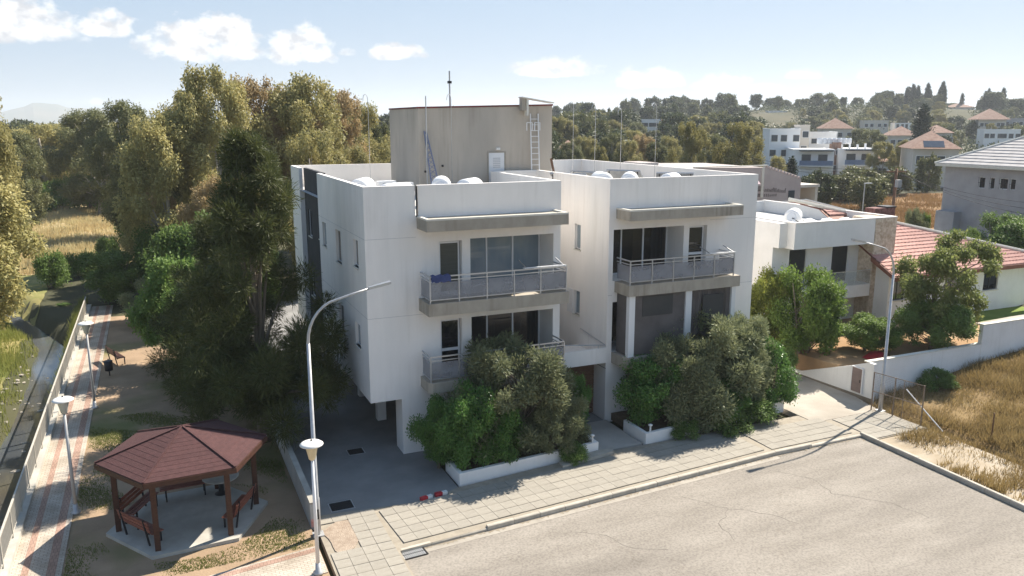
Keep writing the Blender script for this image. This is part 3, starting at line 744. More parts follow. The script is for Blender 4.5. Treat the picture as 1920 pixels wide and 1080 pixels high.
def glazing(x0, x1, y, z0, z1, mull, gm, name='sliding_door'):
    fr = MB(); fr.box(x0, x1, y - .04, y + .04, z1 - .06, z1); fr.box(x0, x1, y - .04, y + .04, z0, z0 + .07)
    xs = [x0] + mull + [x1]
    for x in xs: fr.box(x - .035, x + .035, y - .045, y + .045, z0 + .07, z1 - .06)
    d = part(B, name, fr, M_ALU2)
    for i in range(len(xs) - 1):
        part(d, 'pane', MB().box(xs[i] + .036, xs[i+1] - .036, y - .012 + .02 * (i % 2), y + .004 + .02 * (i % 2), z0 + .072, z1 - .062), gm)
    return d
def curtain(x0, x1, y, z0, z1, m):
    mb = MB(); n = max(6, int((x1 - x0) / .05))
    for i in range(n + 1):
        x = x0 + (x1 - x0) * i / n; yy = y + .03 * math.sin(i * 1.25) + .012 * math.sin(i * .41); mb.v += [(x, yy, z0), (x, yy, z1)]
    for i in range(n): mb.f.append((2*i, 2*i+2, 2*i+3, 2*i+1))
    part(B, 'curtain', mb, m)
glazing(11.64, 15.37, 31.6, 6.59, 8.86, [12.85, 14.08], M_GLASSB)
glazing(11.66, 15.38, 31.6, 3.32, 5.57, [12.85, 14.08], M_GLASST); curtain(11.75, 12.1, 31.8, 3.4, 5.5, M_CURT); curtain(14.6, 15.3, 31.8, 3.4, 5.5, M_CURTD)
glazing(18.43, 22.11, 31.6, 6.56, 8.85, [19.6, 20.8], M_GLASST); curtain(18.5, 18.8, 31.8, 6.6, 8.8, M_CURT); curtain(20.95, 22.05, 31.8, 6.6, 8.8, M_CURTD)
glazing(18.46, 22.06, 31.6, 3.27, 5.57, [19.6, 20.8], M_GLASST)
for (x0, x1, z0, z1, pm, low) in ((10.3, 11.2, 6.6, 8.78, M_SHUTG, False), (10.3, 11.16, 3.33, 5.54, M_GLASSD, True), (22.49, 23.41, 6.57, 8.78, M_GLASSD, True), (22.49, 23.36, 3.28, 5.54, M_GLASSD, True)):
    y = YF + .2
    fr = MB(); fr.box(x0, x0 + .07, y, y + .06, z0, z1); fr.box(x1 - .07, x1, y, y + .06, z0, z1); fr.box(x0 + .07, x1 - .07, y, y + .06, z1 - .07, z1); fr.box(x0 + .07, x1 - .07, y, y + .06, z0, z0 + .12)
    if low: fr.box(x0 + .07, x1 - .07, y, y + .06, z0 + .86, z0 + .98)
    d = part(B, 'balcony_door', fr, M_ALU2)
    part(d, 'pane', MB().box(x0 + .071, x1 - .071, y + .02, y + .035, z0 + .121, z1 - .071), pm)
def side_window(x, o, gm=M_GLASSD):
    y0, y1, z0, z1, d = o
    fr = MB(); e = .05; xa, xb = x + d - .06, x + d
    fr.box(xa, xb, y0 + .003, y0 + e, z0 + .003, z1 - .003); fr.box(xa, xb, y1 - e, y1 - .003, z0 + .003, z1 - .003); fr.box(xa, xb, y0 + e, y1 - e, z1 - e, z1 - .003); fr.box(xa, xb, y0 + e, y1 - e, z0 + .003, z0 + e)
    if y1 - y0 > 1: fr.box(xa, xb, (y0 + y1) / 2 - .03, (y0 + y1) / 2 + .03, z0 + e, z1 - e)
    w = part(B, 'window', fr, M_ALU2)
    part(w, 'pane', MB().box(xa + .02, xa + .03, y0 + e, y1 - e, z0 + e, z1 - e), gm)
    part(w, 'sill', MB().box(x - .05, x + d, y0 - .06, y1 + .06, z0 - .05, z0), M_CREAM)
for i, o in enumerate(opsS): side_window(XL0, o, M_GLASSB if i in (0, 3) else M_GLASSD)
for o in opsW: side_window(XR0, o, M_GLASSB)
for o in [(40.25, 40.95, 7.7, 8.95, .12), (43.0, 43.9, 7.5, 8.95, .12), (43.0, 43.9, 4.2, 5.6, .12)]: side_window(7.5, o)
# shutter leaf standing open beside the lower recess window
part(B, 'shutter', MB().box(XR0 - .04, XR0 - .005, 33.45, 34.0, 4.42, 5.6), M_ALU2)
# bridge balcony closing the recess, plank gate under it
br_ = part(B, 'bridge_balcony', MB().box(XL1 + .003, XR0 - .003, 30.2, 30.34, 2.8, 3.5).box(XL1 + .003, XR0 - .003, 30.34, 33, 2.8, 2.95), W_WHITE)
part(br_, 'rail', MB().tube([(XL1 + .05, 30.27, 3.85), (XR0 - .05, 30.27, 3.62), (XR0 - .05, 32.6, 3.85)], .025, 6).tube([(XL1 + .3, 30.27, 3.5), (XL1 + .3, 30.27, 3.82)], .02, 6).tube([(XR0 - .4, 30.27, 3.5), (XR0 - .4, 30.27, 3.66)], .02, 6), M_ALU)
gate_p = part(B, 'plank_gate', MB().box(XL1 + .02, XR0 - .02, 31.32, 31.4, .05, 2.7), M_WOODD)
for k in range(11): part(gate_p, 'plank', MB().box(XL1 + .03, XR0 - .03, 31.26, 31.32, .08 + k * .235, .08 + k * .235 + .215), M_WOOD)
part(B, 'plinth', MB().box(XR0 - .012, XR0 - .002, YF, YREC, 2.5, 2.52), M_DARKM)
# screened lower balcony of the right wing
zf = 3.26
for (x0, x1) in ((18.62, 18.92), (21.62, 21.95), (24.2, 24.42)): part(B, 'screen_post', MB().box(x0, x1, 29.16, 29.4, zf + .001, 6.05), M_ALU2)
sc1 = part(B, 'mesh_screen', MB().box(18.925, 21.615, 29.24, 29.28, zf + .05, 6.03), M_SCREEN); part(sc1, 'screen_window', MB().box(19.35, 20.95, 29.215, 29.238, 5.05, 5.95), M_SCREEND)
mb = MB(); n = 22
for i in range(n + 1):
    x = 21.96 + (24.19 - 21.96) * i / n; y = 29.3 + .05 * math.sin(i * 1.1) + .03 * math.sin(i * 2.7)
    mb.v += [(x, y, zf + .4 + .25 * math.sin(i * .3)), (x, y + .02 * math.sin(i), 6.03)]
for i in range(n): mb.f.append((2*i, 2*i+2, 2*i+3, 2*i+1))
sc2 = part(B, 'mesh_screen', mb, M_SCREEN); part(sc2, 'screen_window', MB().box(22.6, 23.75, 29.18, 29.2, 4.4, 5.75), M_SCREEND)
part(B, 'mesh_screen', MB().box(18.64, 18.66, 29.41, YF - .02, zf + .05, 6.03), M_SCREEN)

# rooftop tower
TX0, TX1, TY0, TY1 = 11.94, 19.2, 38.0, 43.1
tw = part(B, 'roof_tower', MB().prism([(TX0, TY0), (TX1, TY0), (TX1, TY1), (TX0, TY1)], ZR + .001, [14.17, 14.36, 14.36, 14.17]), M_TOWER)
mb = MB(); mb.prism([(TX0 - .03, TY0 - .05), (TX1 + .03, TY0 - .05), (TX1 + .03, TY1 + .03), (TX0 - .03, TY1 + .03)], [14.175, 14.362, 14.362, 14.175], [14.25, 14.44, 14.44, 14.25])
part(tw, 'coping', mb, M_REDCAP)
mb = MB(); mb.box(15.62, 16.47, TY0 - .03, TY0 - .004, ZR + .02, 12.0); d = part(tw, 'roof_door', mb, M_ALU2)
mb = MB()
for k in range(6): mb.box(15.85, 16.25, TY0 - .045, TY0 - .031, 11.25 + k * .09, 11.3 + k * .09)
part(d, 'vent_grille', mb, M_ALU)
part(d, 'door_frame', MB().box(16.475, 16.56, TY0 - .05, TY0 - .004, ZR + .02, 12.06).box(15.55, 15.615, TY0 - .05, TY0 - .004, ZR + .02, 12.06).box(15.615, 16.475, TY0 - .05, TY0 - .004, 12.005, 12.06), M_TAUPE)
part(tw, 'wall_lamp', MB().box(16.02, 16.22, TY0 - .12, TY0 - .004, 12.14, 12.26), M_LAMPW)
mb = MB(); mb.box(17.30, 17.55, TY0 - .35, TY0 - .06, 14.1, 14.72)
part(tw, 'hatch_post', mb, M_TAUPE)
mb = MB(); mb.extr([(17.56, TY0 - .42, 13.85), (17.66, TY0 - .42, 13.85), (17.66, TY0 - .42, 14.6), (17.56, TY0 - .42, 14.68)], (0, .34, 0)); mb.extr([(17.3, TY0 - .44, 14.72), (19.1, TY0 - .44, 14.47), (19.1, TY0 - .44, 14.52), (17.3, TY0 - .44, 14.78)], (0, .5, 0))
part(tw, 'hatch_shelter', mb, M_CREAM)
mb = MB()
for x in (12.2, 13.1, 16.9): mb.box(x, x + .09, TY0 - .05, TY0 - .004, 11.2 + .3 * math.sin(x), 11.3 + .3 * math.sin(x))
part(tw, 'wall_bracket', mb, M_DARKM)

# ------------------------------------------------------------------ things on the roof
def ladder():
    t = thing('ladder', 'pale metal ladder fixed to the front of the beige rooftop tower', 'ladder', (18.12, 37.8, ZR))
    for x in (17.9, 18.34): part(t, 'rail', MB().bar((x, 37.62, ZR + .01), (x, 37.9, 13.95), .045), M_ALU2)
    for k in range(13): z = ZR + .3 + k * .29; part(t, 'rung', MB().bar((17.92, 37.62 + .28 * (z - ZR) / 4.05, z), (18.32, 37.62 + .28 * (z - ZR) / 4.05, z), .03), M_ALU2)
    for x in (17.66, 18.1):
        mb = MB(); 
        for a, b in (((x, 13.1), (x, 13.5)), ((x + .3, 13.1), (x + .3, 13.5)), ((x, 13.5), (x + .3, 13.5))): mb.bar((a[0], 37.80, a[1]), (b[0], 37.80, b[1]), .035)
        part(t, 'guard_hoop', mb, M_ALU2)
ladder()
def tank(loc, rz, label, L=1.25, r=.44):
    t = thing('water_tank', label, 'water tank', loc, rz, 'white water tanks on the roof')
    lpart(t, 'tank', MB().lathe([(r * .72, -L/2 - .1), (r * .93, -L/2 - .04), (r, -L/2 + .04), (r, L/2 - .04), (r * .93, L/2 + .04), (r * .72, L/2 + .1)], (0, 0, .85), 22, 'y'), M_TANK, True)
    lpart(t, 'end_ring', MB().lathe([(r * .58, -L/2 - .125), (r * .62, -L/2 - .098)], (0, 0, .85), 20, 'y'), M_TANKB)
    mb = MB()
    for y in (-.4, .4):
        mb.bar((-.4, y, .42), (.4, y, .42), .05)
        for x in (-.38, .38): mb.bar((x, y, 0), (x, y, .42), .05)
    lpart(t, 'stand', mb, M_GALV)
    lpart(t, 'pipe', MB().tube([(.05, -L/2 - .1, .8), (.2, -L/2 - .35, .75), (.55, -L/2 - .3, .55), (.8, -L/2 - .15, .05)], .03, 6), M_DARKM, True)
    return t
tank((8.15, 34.0, ZR), -.5, 'white roof tank nearest the left end of the parapet')
tank((9.05, 32.0, ZR - .1), -1.1, 'white roof tank beside the parapet slot, second from the left')
tank((11.55, 33.6, ZR), -.35, 'white roof tank in front of the leaning blue lattice mast')
tank((12.55, 32.7, ZR - .05), -.75, 'white roof tank right of the one below the lattice mast')
tank((19.55, 33.4, ZR + .02), -.3, 'white roof tank behind the left end of the right wing parapet')
tank((21.75, 34.4, ZR - .1), -.6, 'white roof tank in the middle of the right wing roof')
tank((23.65, 33.6, ZR - .15), -.9, 'white roof tank at the right end of the right wing roof')
def collector(loc, rz, label):
    t = thing('solar_collector', label, 'solar panel', loc, rz, 'solar collectors on the right wing roof')
    mb = MB().extr([(-.95, -.5, .35), (.95, -.5, .35), (.95, .42, 1.12), (-.95, .42, 1.12)], (0, -.045, .055)); lpart(t, 'casing', mb, M_GALV)
    mb = MB().extr([(-.9, -.497, .415), (.9, -.497, .415), (.9, .33, 1.12), (-.9, .33, 1.12)], (0, -.008, .01)); lpart(t, 'glass', mb, M_SOLAR)
    mb = MB()
    for x in (-.8, .8): mb.bar((x, -.45, 0), (x, -.45, .36), .045); mb.bar((x, .38, 0), (x, .38, 1.08), .045)
    lpart(t, 'frame', mb, M_DARKM)
    return t
collector((18.95, 35.4, ZR), 2.3, 'solar collector beside the leaning wooden post')
collector((20.5, 36.2, ZR), 2.0, 'solar collector between two white roof tanks on the right wing')
collector((22.9, 36.6, ZR), 2.2, 'solar collector second from the right on the right wing roof')
collector((25.0, 35.2, ZR - .1), 2.6, 'solar collector at the right end of the right wing roof')
def vent(x, y, z0, z1, label, r=.013, hook=.22):
    p = [(x, y, z0), (x, y, z1 - .25)] + [(x - hook / 2 + hook / 2 * math.cos(a), y, z1 - .25 + .25 * math.sin(a)) for a in (.5, 1.0, 1.57, 2.2, 2.8, 3.3)]
    solo('vent_pipe', MB().tube(p, r, 6), M_GALV, label, 'vent pipe', 'hooked vent pipes on the roof', True)
vent(18.95, 35.2, ZR, 14.5, 'hooked vent pipe just right of the beige rooftop tower')
vent(20.3, 35.4, ZR, 14.4, 'hooked vent pipe second to the right of the rooftop tower')
vent(23.9, 35.4, ZR, 14.4, 'hooked vent pipe over the right wing, farthest right')
vent(9.1, 36.4, ZR, 14.75, 'hooked vent pipe left of the beige rooftop tower against the trees')
vent(22.3, 36.2, ZR, 14.2, 'hooked vent pipe third to the right of the rooftop tower', .015)
vent(13.5, 37.6, ZR, 14.85, 'hooked vent pipe standing in front of the beige tower wall')
solo('aerial_pole', MB().tube([(12.2, 37.55, ZR), (12.22, 37.6, 14.75)], .028, 6), M_GALV, 'straight thin aerial pole above the leaning blue lattice mast', 'pole')
def antenna():
    t = thing('television_antenna', 'tall mast with stacked antenna elements on top of the rooftop tower', 'antenna', (13.8, 38.6, 14.15))
    part(t, 'mast', MB().tube([(13.8, 38.6, 14.18), (13.8, 38.6, 16.0)], .04, 8), M_GALV)
    for k in range(7): part(t, 'element', MB().bar((13.72, 38.3, 15.15 + k * .12), (13.88, 38.9, 15.15 + k * .12), .022), M_ALU)
    part(t, 'clamp_box', MB().box(13.72, 13.88, 38.5, 38.7, 15.4, 15.52), M_DARKM)
antenna()
def lattice():
    t = thing('lattice_mast', 'bluish lattice mast leaning against the beige rooftop tower', 'mast', (12.5, 37.2, ZR))
    m = mat('blue_steel', (.14, .16, .26), (.22, .24, .32), scale=4, rough=.5, metal=.3)
    A0, A1, B0, B1 = Vector((12.35, 37.1, ZR)), Vector((12.2, 37.9, 13.1)), Vector((12.8, 37.1, ZR)), Vector((12.3, 37.9, 13.1))
    part(t, 'rail', MB().bar(A0, A1, .05), m); part(t, 'rail', MB().bar(B0, B1, .05), m)
    mb = MB()
    for k in range(14):
        f, g = k / 14, (k + 1) / 14
        mb.bar(A0.lerp(A1, f), B0.lerp(B1, g), .025); mb.bar(B0.lerp(B1, f), A0.lerp(A1, g), .025)
    part(t, 'lacing', mb, m)
lattice()
def ac(loc, rz, label):
    t = thing('air_conditioner', label, 'air conditioner', loc, rz, 'air conditioner units on the roof')
    lpart(t, 'casing', MB().box(-.45, .45, -.17, .17, .3, .98), M_TANK)
    lpart(t, 'fan_grille', MB().lathe([(.25, -.18), (.25, -.172)], (-.12, 0, .64), 16, 'y'), M_DARKM)
    mb = MB()
    for x in (-.4, .4): mb.bar((x, -.15, 0), (x, -.15, .3), .04); mb.bar((x, .15, 0), (x, .15, .3), .04)
    lpart(t, 'stand', mb, M_DARKM)
    return t
ac((10.15, 34.8, ZR), .1, 'air conditioner unit on the roof nearest the parapet slot')
ac((9.75, 36.2, ZR), .2, 'air conditioner unit on the roof behind the one by the parapet slot')
solo('blue_barrel', MB().lathe([(.22, 0), (.25, .1), (.25, .6), (.2, .7)], (8.0, 36.6, ZR), 12), M_BLUE, 'small blue barrel on the roof behind the left parapet', 'barrel')
solo('leaning_post', MB().bar((18.55, 35.9, ZR), (18.25, 36.2, 11.75), .09), M_WOOD, 'short brown post leaning beside the right foot of the tower', 'post')
# laundry racks and cloths on the balcony rails
def rack(x0, x1, y, z, label):
    t = thing('drying_rack', label, 'drying rack', ((x0 + x1) / 2, y, z), 0, 'drying racks hooked on the balcony rails')
    for k in range(3): part(t, 'bar', MB().bar((x0, y - .05 - k * .09, z + .06 + .01 * k), (x1, y - .05 - k * .09, z + .06 + .01 * k), .03), M_ALU2)
    part(t, 'arm', MB().bar((x0 + .1, y + .6, z + .28), (x0 + .1, y - .26, z + .045), .03), M_ALU); part(t, 'arm', MB().bar((x1 - .1, y + .6, z + .28), (x1 - .1, y - .26, z + .045), .03), M_ALU)
rack(13.4, 15.3, 29.06, 7.66, 'white drying rack on the right end of the upper left balcony rail')
rack(22.6, 24.1, 29.13, 7.63, 'white drying rack on the right end of the upper right balcony rail')
mb = MB()
for i in range(9):
    x = 9.5 + i * .1; dz = .03 * math.sin(i * 2.1)
    mb.v += [(x, 28.98, 7.42 + dz), (x, 29.0, 7.68 + dz), (x, 29.12, 7.70 + dz), (x, 29.16, 7.5 - dz)]
for i in range(8):
    for j in range(3): a = i * 4 + j; mb.f.append((a, a + 4, a + 5, a + 1))
solo('blue_towel', mb, M_NAVY, 'crumpled navy cloth draped on the left corner of the upper left rail', 'towel')
def chair(loc, rz, label):
    t = thing('garden_chair', label, 'chair', loc, rz)
    lpart(t, 'seat', MB().box(-.22, .22, -.22, .22, .42, .45), M_REDP); lpart(t, 'backrest', MB().box(-.22, .22, .2, .23, .45, .85), M_REDP)
    for x in (-.2, .2):
        for y in (-.2, .2): lpart(t, 'leg', MB().bar((x, y, 0), (x, y, .42), .035), M_DARKM)
chair((16.1, 32.2, 2.95), -.6, 'red chair on the bridge balcony between the two wings')

# ------------------------------------------------------------------ vegetation
def np_mesh(name, V, k, m, smooth=False):
    """V: (n*k,3) vertices, faces of k consecutive vertices"""
    n = len(V) // k
    me = bpy.data.meshes.new(name)
    me.vertices.add(len(V)); me.vertices.foreach_set('co', V.astype(np.float32).ravel())
    me.loops.add(n * k); me.loops.foreach_set('vertex_index', np.arange(n * k, dtype=np.int32))
    me.polygons.add(n); me.polygons.foreach_set('loop_start', np.arange(0, n * k, k, dtype=np.int32)); me.polygons.foreach_set('loop_total', np.full(n, k, dtype=np.int32))
    me.materials.append(m); me.update(calc_edges=True)
    return me
def unit(a): return a / np.maximum(np.linalg.norm(a, axis=-1, keepdims=True), 1e-9)
def leaves(name, clumps, n, L, W, m, seed, shell=.4, droop=0., outward=.6, rnd_=1.0):
    g = np.random.default_rng(seed); c = np.asarray(clumps, float)
    w = np.prod(c[:, 3:6], 1) ** (2 / 3); w /= w.sum()
    i = g.choice(len(c), n, p=w); d = unit(g.normal(size=(n, 3)))
    rr = g.random((n, 1)) ** shell * (1 + .18 * g.normal(size=(n, 1)))
    p = c[i, :3] + d * rr * c[i, 3:6]
    a = unit(outward * d + rnd_ * g.normal(size=(n, 3)) * .6 + np.array([0, 0, -droop]))
    nf = unit(d * .9 + np.array([0, 0, .35]) + g.normal(size=(n, 3)) * .55); s = unit(np.cross(a, nf))
    l = L * (.65 + .7 * g.random((n, 1))); ww = W * (.7 + .6 * g.random((n, 1)))
    V = np.stack([p, p + a * l * .42 + s * ww * .5, p + a * l, p + a * l * .5 - s * ww * .5], 1).reshape(-1, 3)
    return np_mesh(name, V, 4, m)
def clumps_in(prof, h0, h1, k, size, seed, squash=1.0, fill=.55):
    """clump ellipsoids spread through a crown; prof(t) = radius at relative height t"""
    r_ = random.Random(seed); out = []
    for _ in range(k):
        t = r_.random(); z = h0 + (h1 - h0) * t; rad = prof(t); a = r_.uniform(0, 2 * math.pi); q = r_.random() ** fill
        s = size * r_.uniform(.65, 1.3) * (.55 + .45 * min(1, rad / max(prof(.4), .1)))
        out.append((rad * q * math.cos(a), rad * q * math.sin(a), z, s, s, s * squash))
    return out
def trunk(name, h, r0, clumps, m, seed, lean=.3, limbs=14, stems=1, top=.8):
    r_ = random.Random(seed); mb = MB()
    for sidx in range(stems):
        ph = r_.uniform(0, 6.28); sp = 0 if stems == 1 else .25
        base = Vector((sp * math.cos(ph), sp * math.sin(ph), -.15)); tip = Vector((lean * r_.uniform(-1, 1) * h * .1 + sp * 3 * math.cos(ph), lean * r_.uniform(-1, 1) * h * .1 + sp * 3 * math.sin(ph), h * top))
        mid = base.lerp(tip, .5) + Vector((r_.uniform(-1, 1), r_.uniform(-1, 1), 0)) * lean * .6
        path = []
        for k in range(7):
            t = k / 6; path.append(base * (1 - t) ** 2 + mid * 2 * t * (1 - t) + tip * t * t)
        mb.tube(path, [r0 * (1.25 if k == 0 else 1 - .82 * k / 6) for k in range(7)], 7)
        for _ in range(limbs):
            c = Vector(r_.choice(clumps)[:3]); f = min(max((c.z / (h * top)) * r_.uniform(.35, .75), .12), .92)
            k = int(f * 6); p = path[k].lerp(path[min(k + 1, 6)], f * 6 - k)
            rr = r0 * (1 - .8 * f) * .45
            md = p.lerp(c, .5) + Vector((0, 0, (c - p).length * .08))
            mb.tube([p, md, c], [rr, rr * .6, rr * .15], 5, False)
    return mb.mesh(name, m, (0, 0, 0), True)

LF_EUC = leafmat('eucalyptus_leaf', (.072, .076, .03), (.17, .148, .06), c3=(.27, .20, .10), scale=.35)
LF_EUCB = leafmat('eucalyptus_leaf_bronze', (.10, .078, .036), (.205, .15, .075), c3=(.30, .20, .11), scale=.4)
LF_EUCD = leafmat('eucalyptus_leaf_dark', (.035, .045, .020), (.085, .085, .036), scale=.4)
LF_CAS = leafmat('casuarina_needle', (.018, .026, .010), (.055, .062, .018), c3=(.15, .13, .035), scale=.45, trans=.15)
LF_BROAD = leafmat('broad_leaf', (.035, .065, .016), (.085, .125, .032), c3=(.16, .19, .06), scale=.9)
LF_LIME = leafmat('lime_leaf', (.085, .115, .02), (.165, .175, .035), c3=(.26, .21, .05), scale=.7, trans=.35)
LF_GARD = leafmat('garden_leaf', (.045, .085, .016), (.105, .15, .03), c3=(.17, .19, .045), scale=.7, trans=.3)
LF_OLIVE = leafmat('olive_leaf', (.050, .062, .034), (.115, .122, .062), c3=(.20, .185, .095), scale=1.1, trans=.15)
LF_CITRUS = leafmat('citrus_leaf', (.018, .045, .012), (.050, .095, .020), c3=(.14, .19, .04), scale=1.3, rough=.35)
LF_AIRY = leafmat('airy_leaf', (.06, .085, .024), (.14, .155, .05), c3=(.21, .19, .08), scale=.7, trans=.35)
LF_PINE = leafmat('far_pine_leaf', (.030, .042, .020), (.062, .072, .030), scale=.3, trans=.1)
LF_CYP = leafmat('cypress_leaf', (.014, .022, .012), (.030, .040, .02), scale=.4, trans=.05)
LF_FARG = leafmat('far_green_leaf', (.05, .062, .022), (.105, .105, .042), scale=.3, trans=.15)
LF_WILL = leafmat('willowy_leaf', (.075, .075, .026), (.16, .14, .045), c3=(.22, .17, .06), scale=.25)

def make_tree(kind, seed):
    """local meshes (trunk, crown, nominal height, nominal radius)"""
    if kind in ('euc', 'eucb', 'eucd', 'will'):
        h = 19.
        prof = (lambda t: 4.4 * (.45 + .9 * math.sin(math.pi * min(1, t * .9 + .08)) ** .8)) if kind != 'will' else (lambda t: 6.0 * (.35 + .8 * math.sin(math.pi * (t * .85 + .1))))
        cl = clumps_in(prof, h * .16, h * .93, 85, 1.15, seed, 1.2, .55)
        m = {'euc': LF_EUC, 'eucb': LF_EUCB, 'eucd': LF_EUCD, 'will': LF_WILL}[kind]
        return trunk('trunk', h, .42, cl, M_BARKP, seed, .8, 22), leaves('crown', cl, 44000, .34, .17, m, seed, .33, .45, .35), h, (7.3 if kind == 'will' else 5.6)
    if kind == 'cas':
        h = 13.4; r_ = random.Random(seed); cl = []
        prof = lambda t: .35 + 4.5 * (1 - t) ** .8 * (.55 + .45 * math.sin(min(1, t * 4 + .3) * math.pi / 2))
        for _ in range(120):
            t = r_.random() ** 1.1; z = 1.3 + (h - 1.6) * t; rad = prof(t); a = r_.uniform(0, 6.283); q = r_.random() ** .5
            s = r_.uniform(.5, 1.0) * (1.05 - .5 * t)
            cl.append((rad * q * math.cos(a), rad * q * math.sin(a), z + .35 * q, s, s, s * 1.05))
        return trunk('trunk', h, .32, cl, M_BARK, seed, .2, 34, top=.93), leaves('crown', cl, 95000, .34, .036, LF_CAS, seed, .5, -.05, .9, .7), h, 4.5
    if kind in ('broad', 'lime', 'gard', 'citrus'):
        h = 4.6
        prof = lambda t: 2.0 * (.5 + .62 * math.sin(math.pi * (t * .82 + .12)))
        cl = clumps_in(prof, h * .2, h * .9, 46, .60, seed, 1.0, .5)
        m = {'broad': LF_BROAD, 'lime': LF_LIME, 'gard': LF_GARD, 'citrus': LF_CITRUS}[kind]
        return trunk('trunk', h, .12, cl, M_BARK, seed, .5, 14, 2), leaves('crown', cl, 30000, .15, .085, m, seed, .38, .25, .55), h, 2.35
    if kind == 'airy':
        h = 7.0
        prof = lambda t: 3.2 * (.35 + .75 * math.sin(math.pi * (t * .8 + .1)))
        cl = clumps_in(prof, h * .16, h * .93, 50, .62, seed, .8, .45)
        return trunk('trunk', h, .14, cl, M_BARK, seed, .6, 26, 2), leaves('crown', cl, 21000, .22, .11, LF_AIRY, seed, .45, .3, .5), h, 3.5
    if kind == 'olive':
        h = 5.2
        prof = lambda t: 2.3 * (.5 + .66 * math.sin(math.pi * (t * .72 + .18)))
        cl = clumps_in(prof, h * .10, h * .9, 70, .52, seed, 1.1, .45)
        return trunk('trunk', h, .16, cl, M_BARK, seed, .5, 20, 3), leaves('crown', cl, 52000, .19, .058, LF_OLIVE, seed, .42, -.25, .9, .8), h, 2.75
    if kind == 'bush':
        h = 2.2
        cl = clumps_in(lambda t: 1.5 * (1 - .45 * t), .3, 1.75, 22, .55, seed, .9, .5)
        return trunk('trunk', h, .06, cl, M_BARK, seed, .5, 8, 3), leaves('crown', cl, 9000, .16, .08, LF_BROAD, seed, .4, .1, .5), h, 1.9
    if kind == 'pine':
        h = 9.
        cl = clumps_in(lambda t: 2.7 * (.55 + .55 * math.sin(math.pi * (t * .8 + .12))), h * .22, h * .92, 26, 1.15, seed, .9, .5)
        return trunk('trunk', h, .22, cl, M_BARK, seed, .4, 6), leaves('crown', cl, 3600, .62, .34, LF_PINE, seed, .35, 0, .5), h, 3.3
    if kind == 'round':
        h = 7.
        cl = clumps_in(lambda t: 3.0 * (.6 + .5 * math.sin(math.pi * (t * .8 + .12))), h * .15, h * .88, 26, 1.2, seed, .9, .5)
        return trunk('trunk', h, .2, cl, M_BARK, seed, .4, 6), leaves('crown', cl, 3600, .60, .34, LF_FARG, seed, .35, .1, .5), h, 3.6
    if kind == 'cypress':
        h = 12.
        cl = [(.15 * math.sin(i * 2.1), .15 * math.cos(i * 1.7), .9 + i * .62, 1.05 * math.sin(math.pi * (.12 + .84 * i / 17)) ** .6 + .12, 1.05 * math.sin(math.pi * (.12 + .84 * i / 17)) ** .6 + .12, .9) for i in range(18)]
        return trunk('trunk', h, .16, cl, M_BARK, seed, .05, 3), leaves('crown', cl, 3200, .55, .26, LF_CYP, seed, .3, -.7, .4), h, 1.25
_pool = {}
def plant(kind, seed, name, label, cat, loc, h, rad, rotz, group=None):
    """a plant with its own trunk and crown objects; meshes are shared between plants of one kind and seed"""
    if (kind, seed) not in _pool: _pool[(kind, seed)] = make_tree(kind, seed)
    tm, cm, h0, r0 = _pool[(kind, seed)]
    t = thing(name, label, cat, loc, rotz, group); t.scale = (rad / r0, rad / r0, h / h0)
    link('trunk', tm, t); link('crown', cm, t)
    return t
def tree_at(kind, seed, name, label, cat, px, d, top, halfpx, rotz=0., group=None, ground=None):
    x, y = at(px, d); z = float(th(x, y)) if ground is None else ground
    if ground is None and -5.35 < x < 31.6 and y < 62: z = 0.
    return plant(kind, seed, name, label, cat, (x, y, z), zof(top, d) - z, halfpx * d / 1532., rotz, group)

# the big grove on the left
G_EUC = 'tall trees of the grove left of the apartment block'
tree_at('euc', 1, 'eucalyptus_tree', 'tallest eucalyptus of the grove, under the long white cloud', 'tree', 400, 66, 108, 84, 0.3, G_EUC)
tree_at('eucb', 2, 'eucalyptus_tree', 'bronze tinted eucalyptus in the middle of the grove, right of the tallest one', 'tree', 478, 73, 128, 75, 1.3, G_EUC)
tree_at('euc', 3, 'eucalyptus_tree', 'broad eucalyptus with rounded top above the charcoal wall strip', 'tree', 560, 72, 120, 92, 2.2, G_EUC)
tree_at('eucb', 1, 'eucalyptus_tree', 'bronze eucalyptus on the slope of the grove towards the rooftop tower', 'tree', 628, 80, 158, 70, 4.1, G_EUC)
tree_at('euc', 2, 'eucalyptus_tree', 'yellowish eucalyptus in the grove next to the rooftop tower', 'tree', 672, 88, 182, 58, 5.0, G_EUC)
tree_at('eucd', 1, 'eucalyptus_tree', 'dark tree squeezed against the left edge of the rooftop tower', 'tree', 715, 92, 222, 42, 0.8, G_EUC)
tree_at('euc', 3, 'eucalyptus_tree', 'spreading olive green eucalyptus left of the tallest one', 'tree', 305, 63, 190, 88, 4.4, G_EUC)
tree_at('eucd', 2, 'eucalyptus_tree', 'dark eucalyptus behind the grove with a thin feathery top', 'tree', 232, 95, 178, 62, 2.9, G_EUC)
tree_at('eucb', 3, 'eucalyptus_tree', 'brown leaved low eucalyptus in front of the tallest one', 'tree', 388, 57, 318, 66, 2.0, G_EUC)
tree_at('eucb', 2, 'eucalyptus_tree', 'small brown leaved eucalyptus at the right edge of the dry field', 'tree', 300, 70, 300, 55, 3.3, G_EUC)
tree_at('eucd', 3, 'eucalyptus_tree', 'dark bushy tree reaching down to the right edge of the dry field', 'tree', 262, 82, 262, 62, 1.1, G_EUC)
tree_at('eucd', 2, 'eucalyptus_tree', 'dark dome shaped tree on the skyline beside the distant mountain', 'tree', 172, 118, 196, 74, 0.2, G_EUC)
tree_at('euc', 1, 'eucalyptus_tree', 'olive tree crown at the back of the dry field below the distant mountain', 'tree', 75, 130, 226, 76, 3.9, G_EUC)
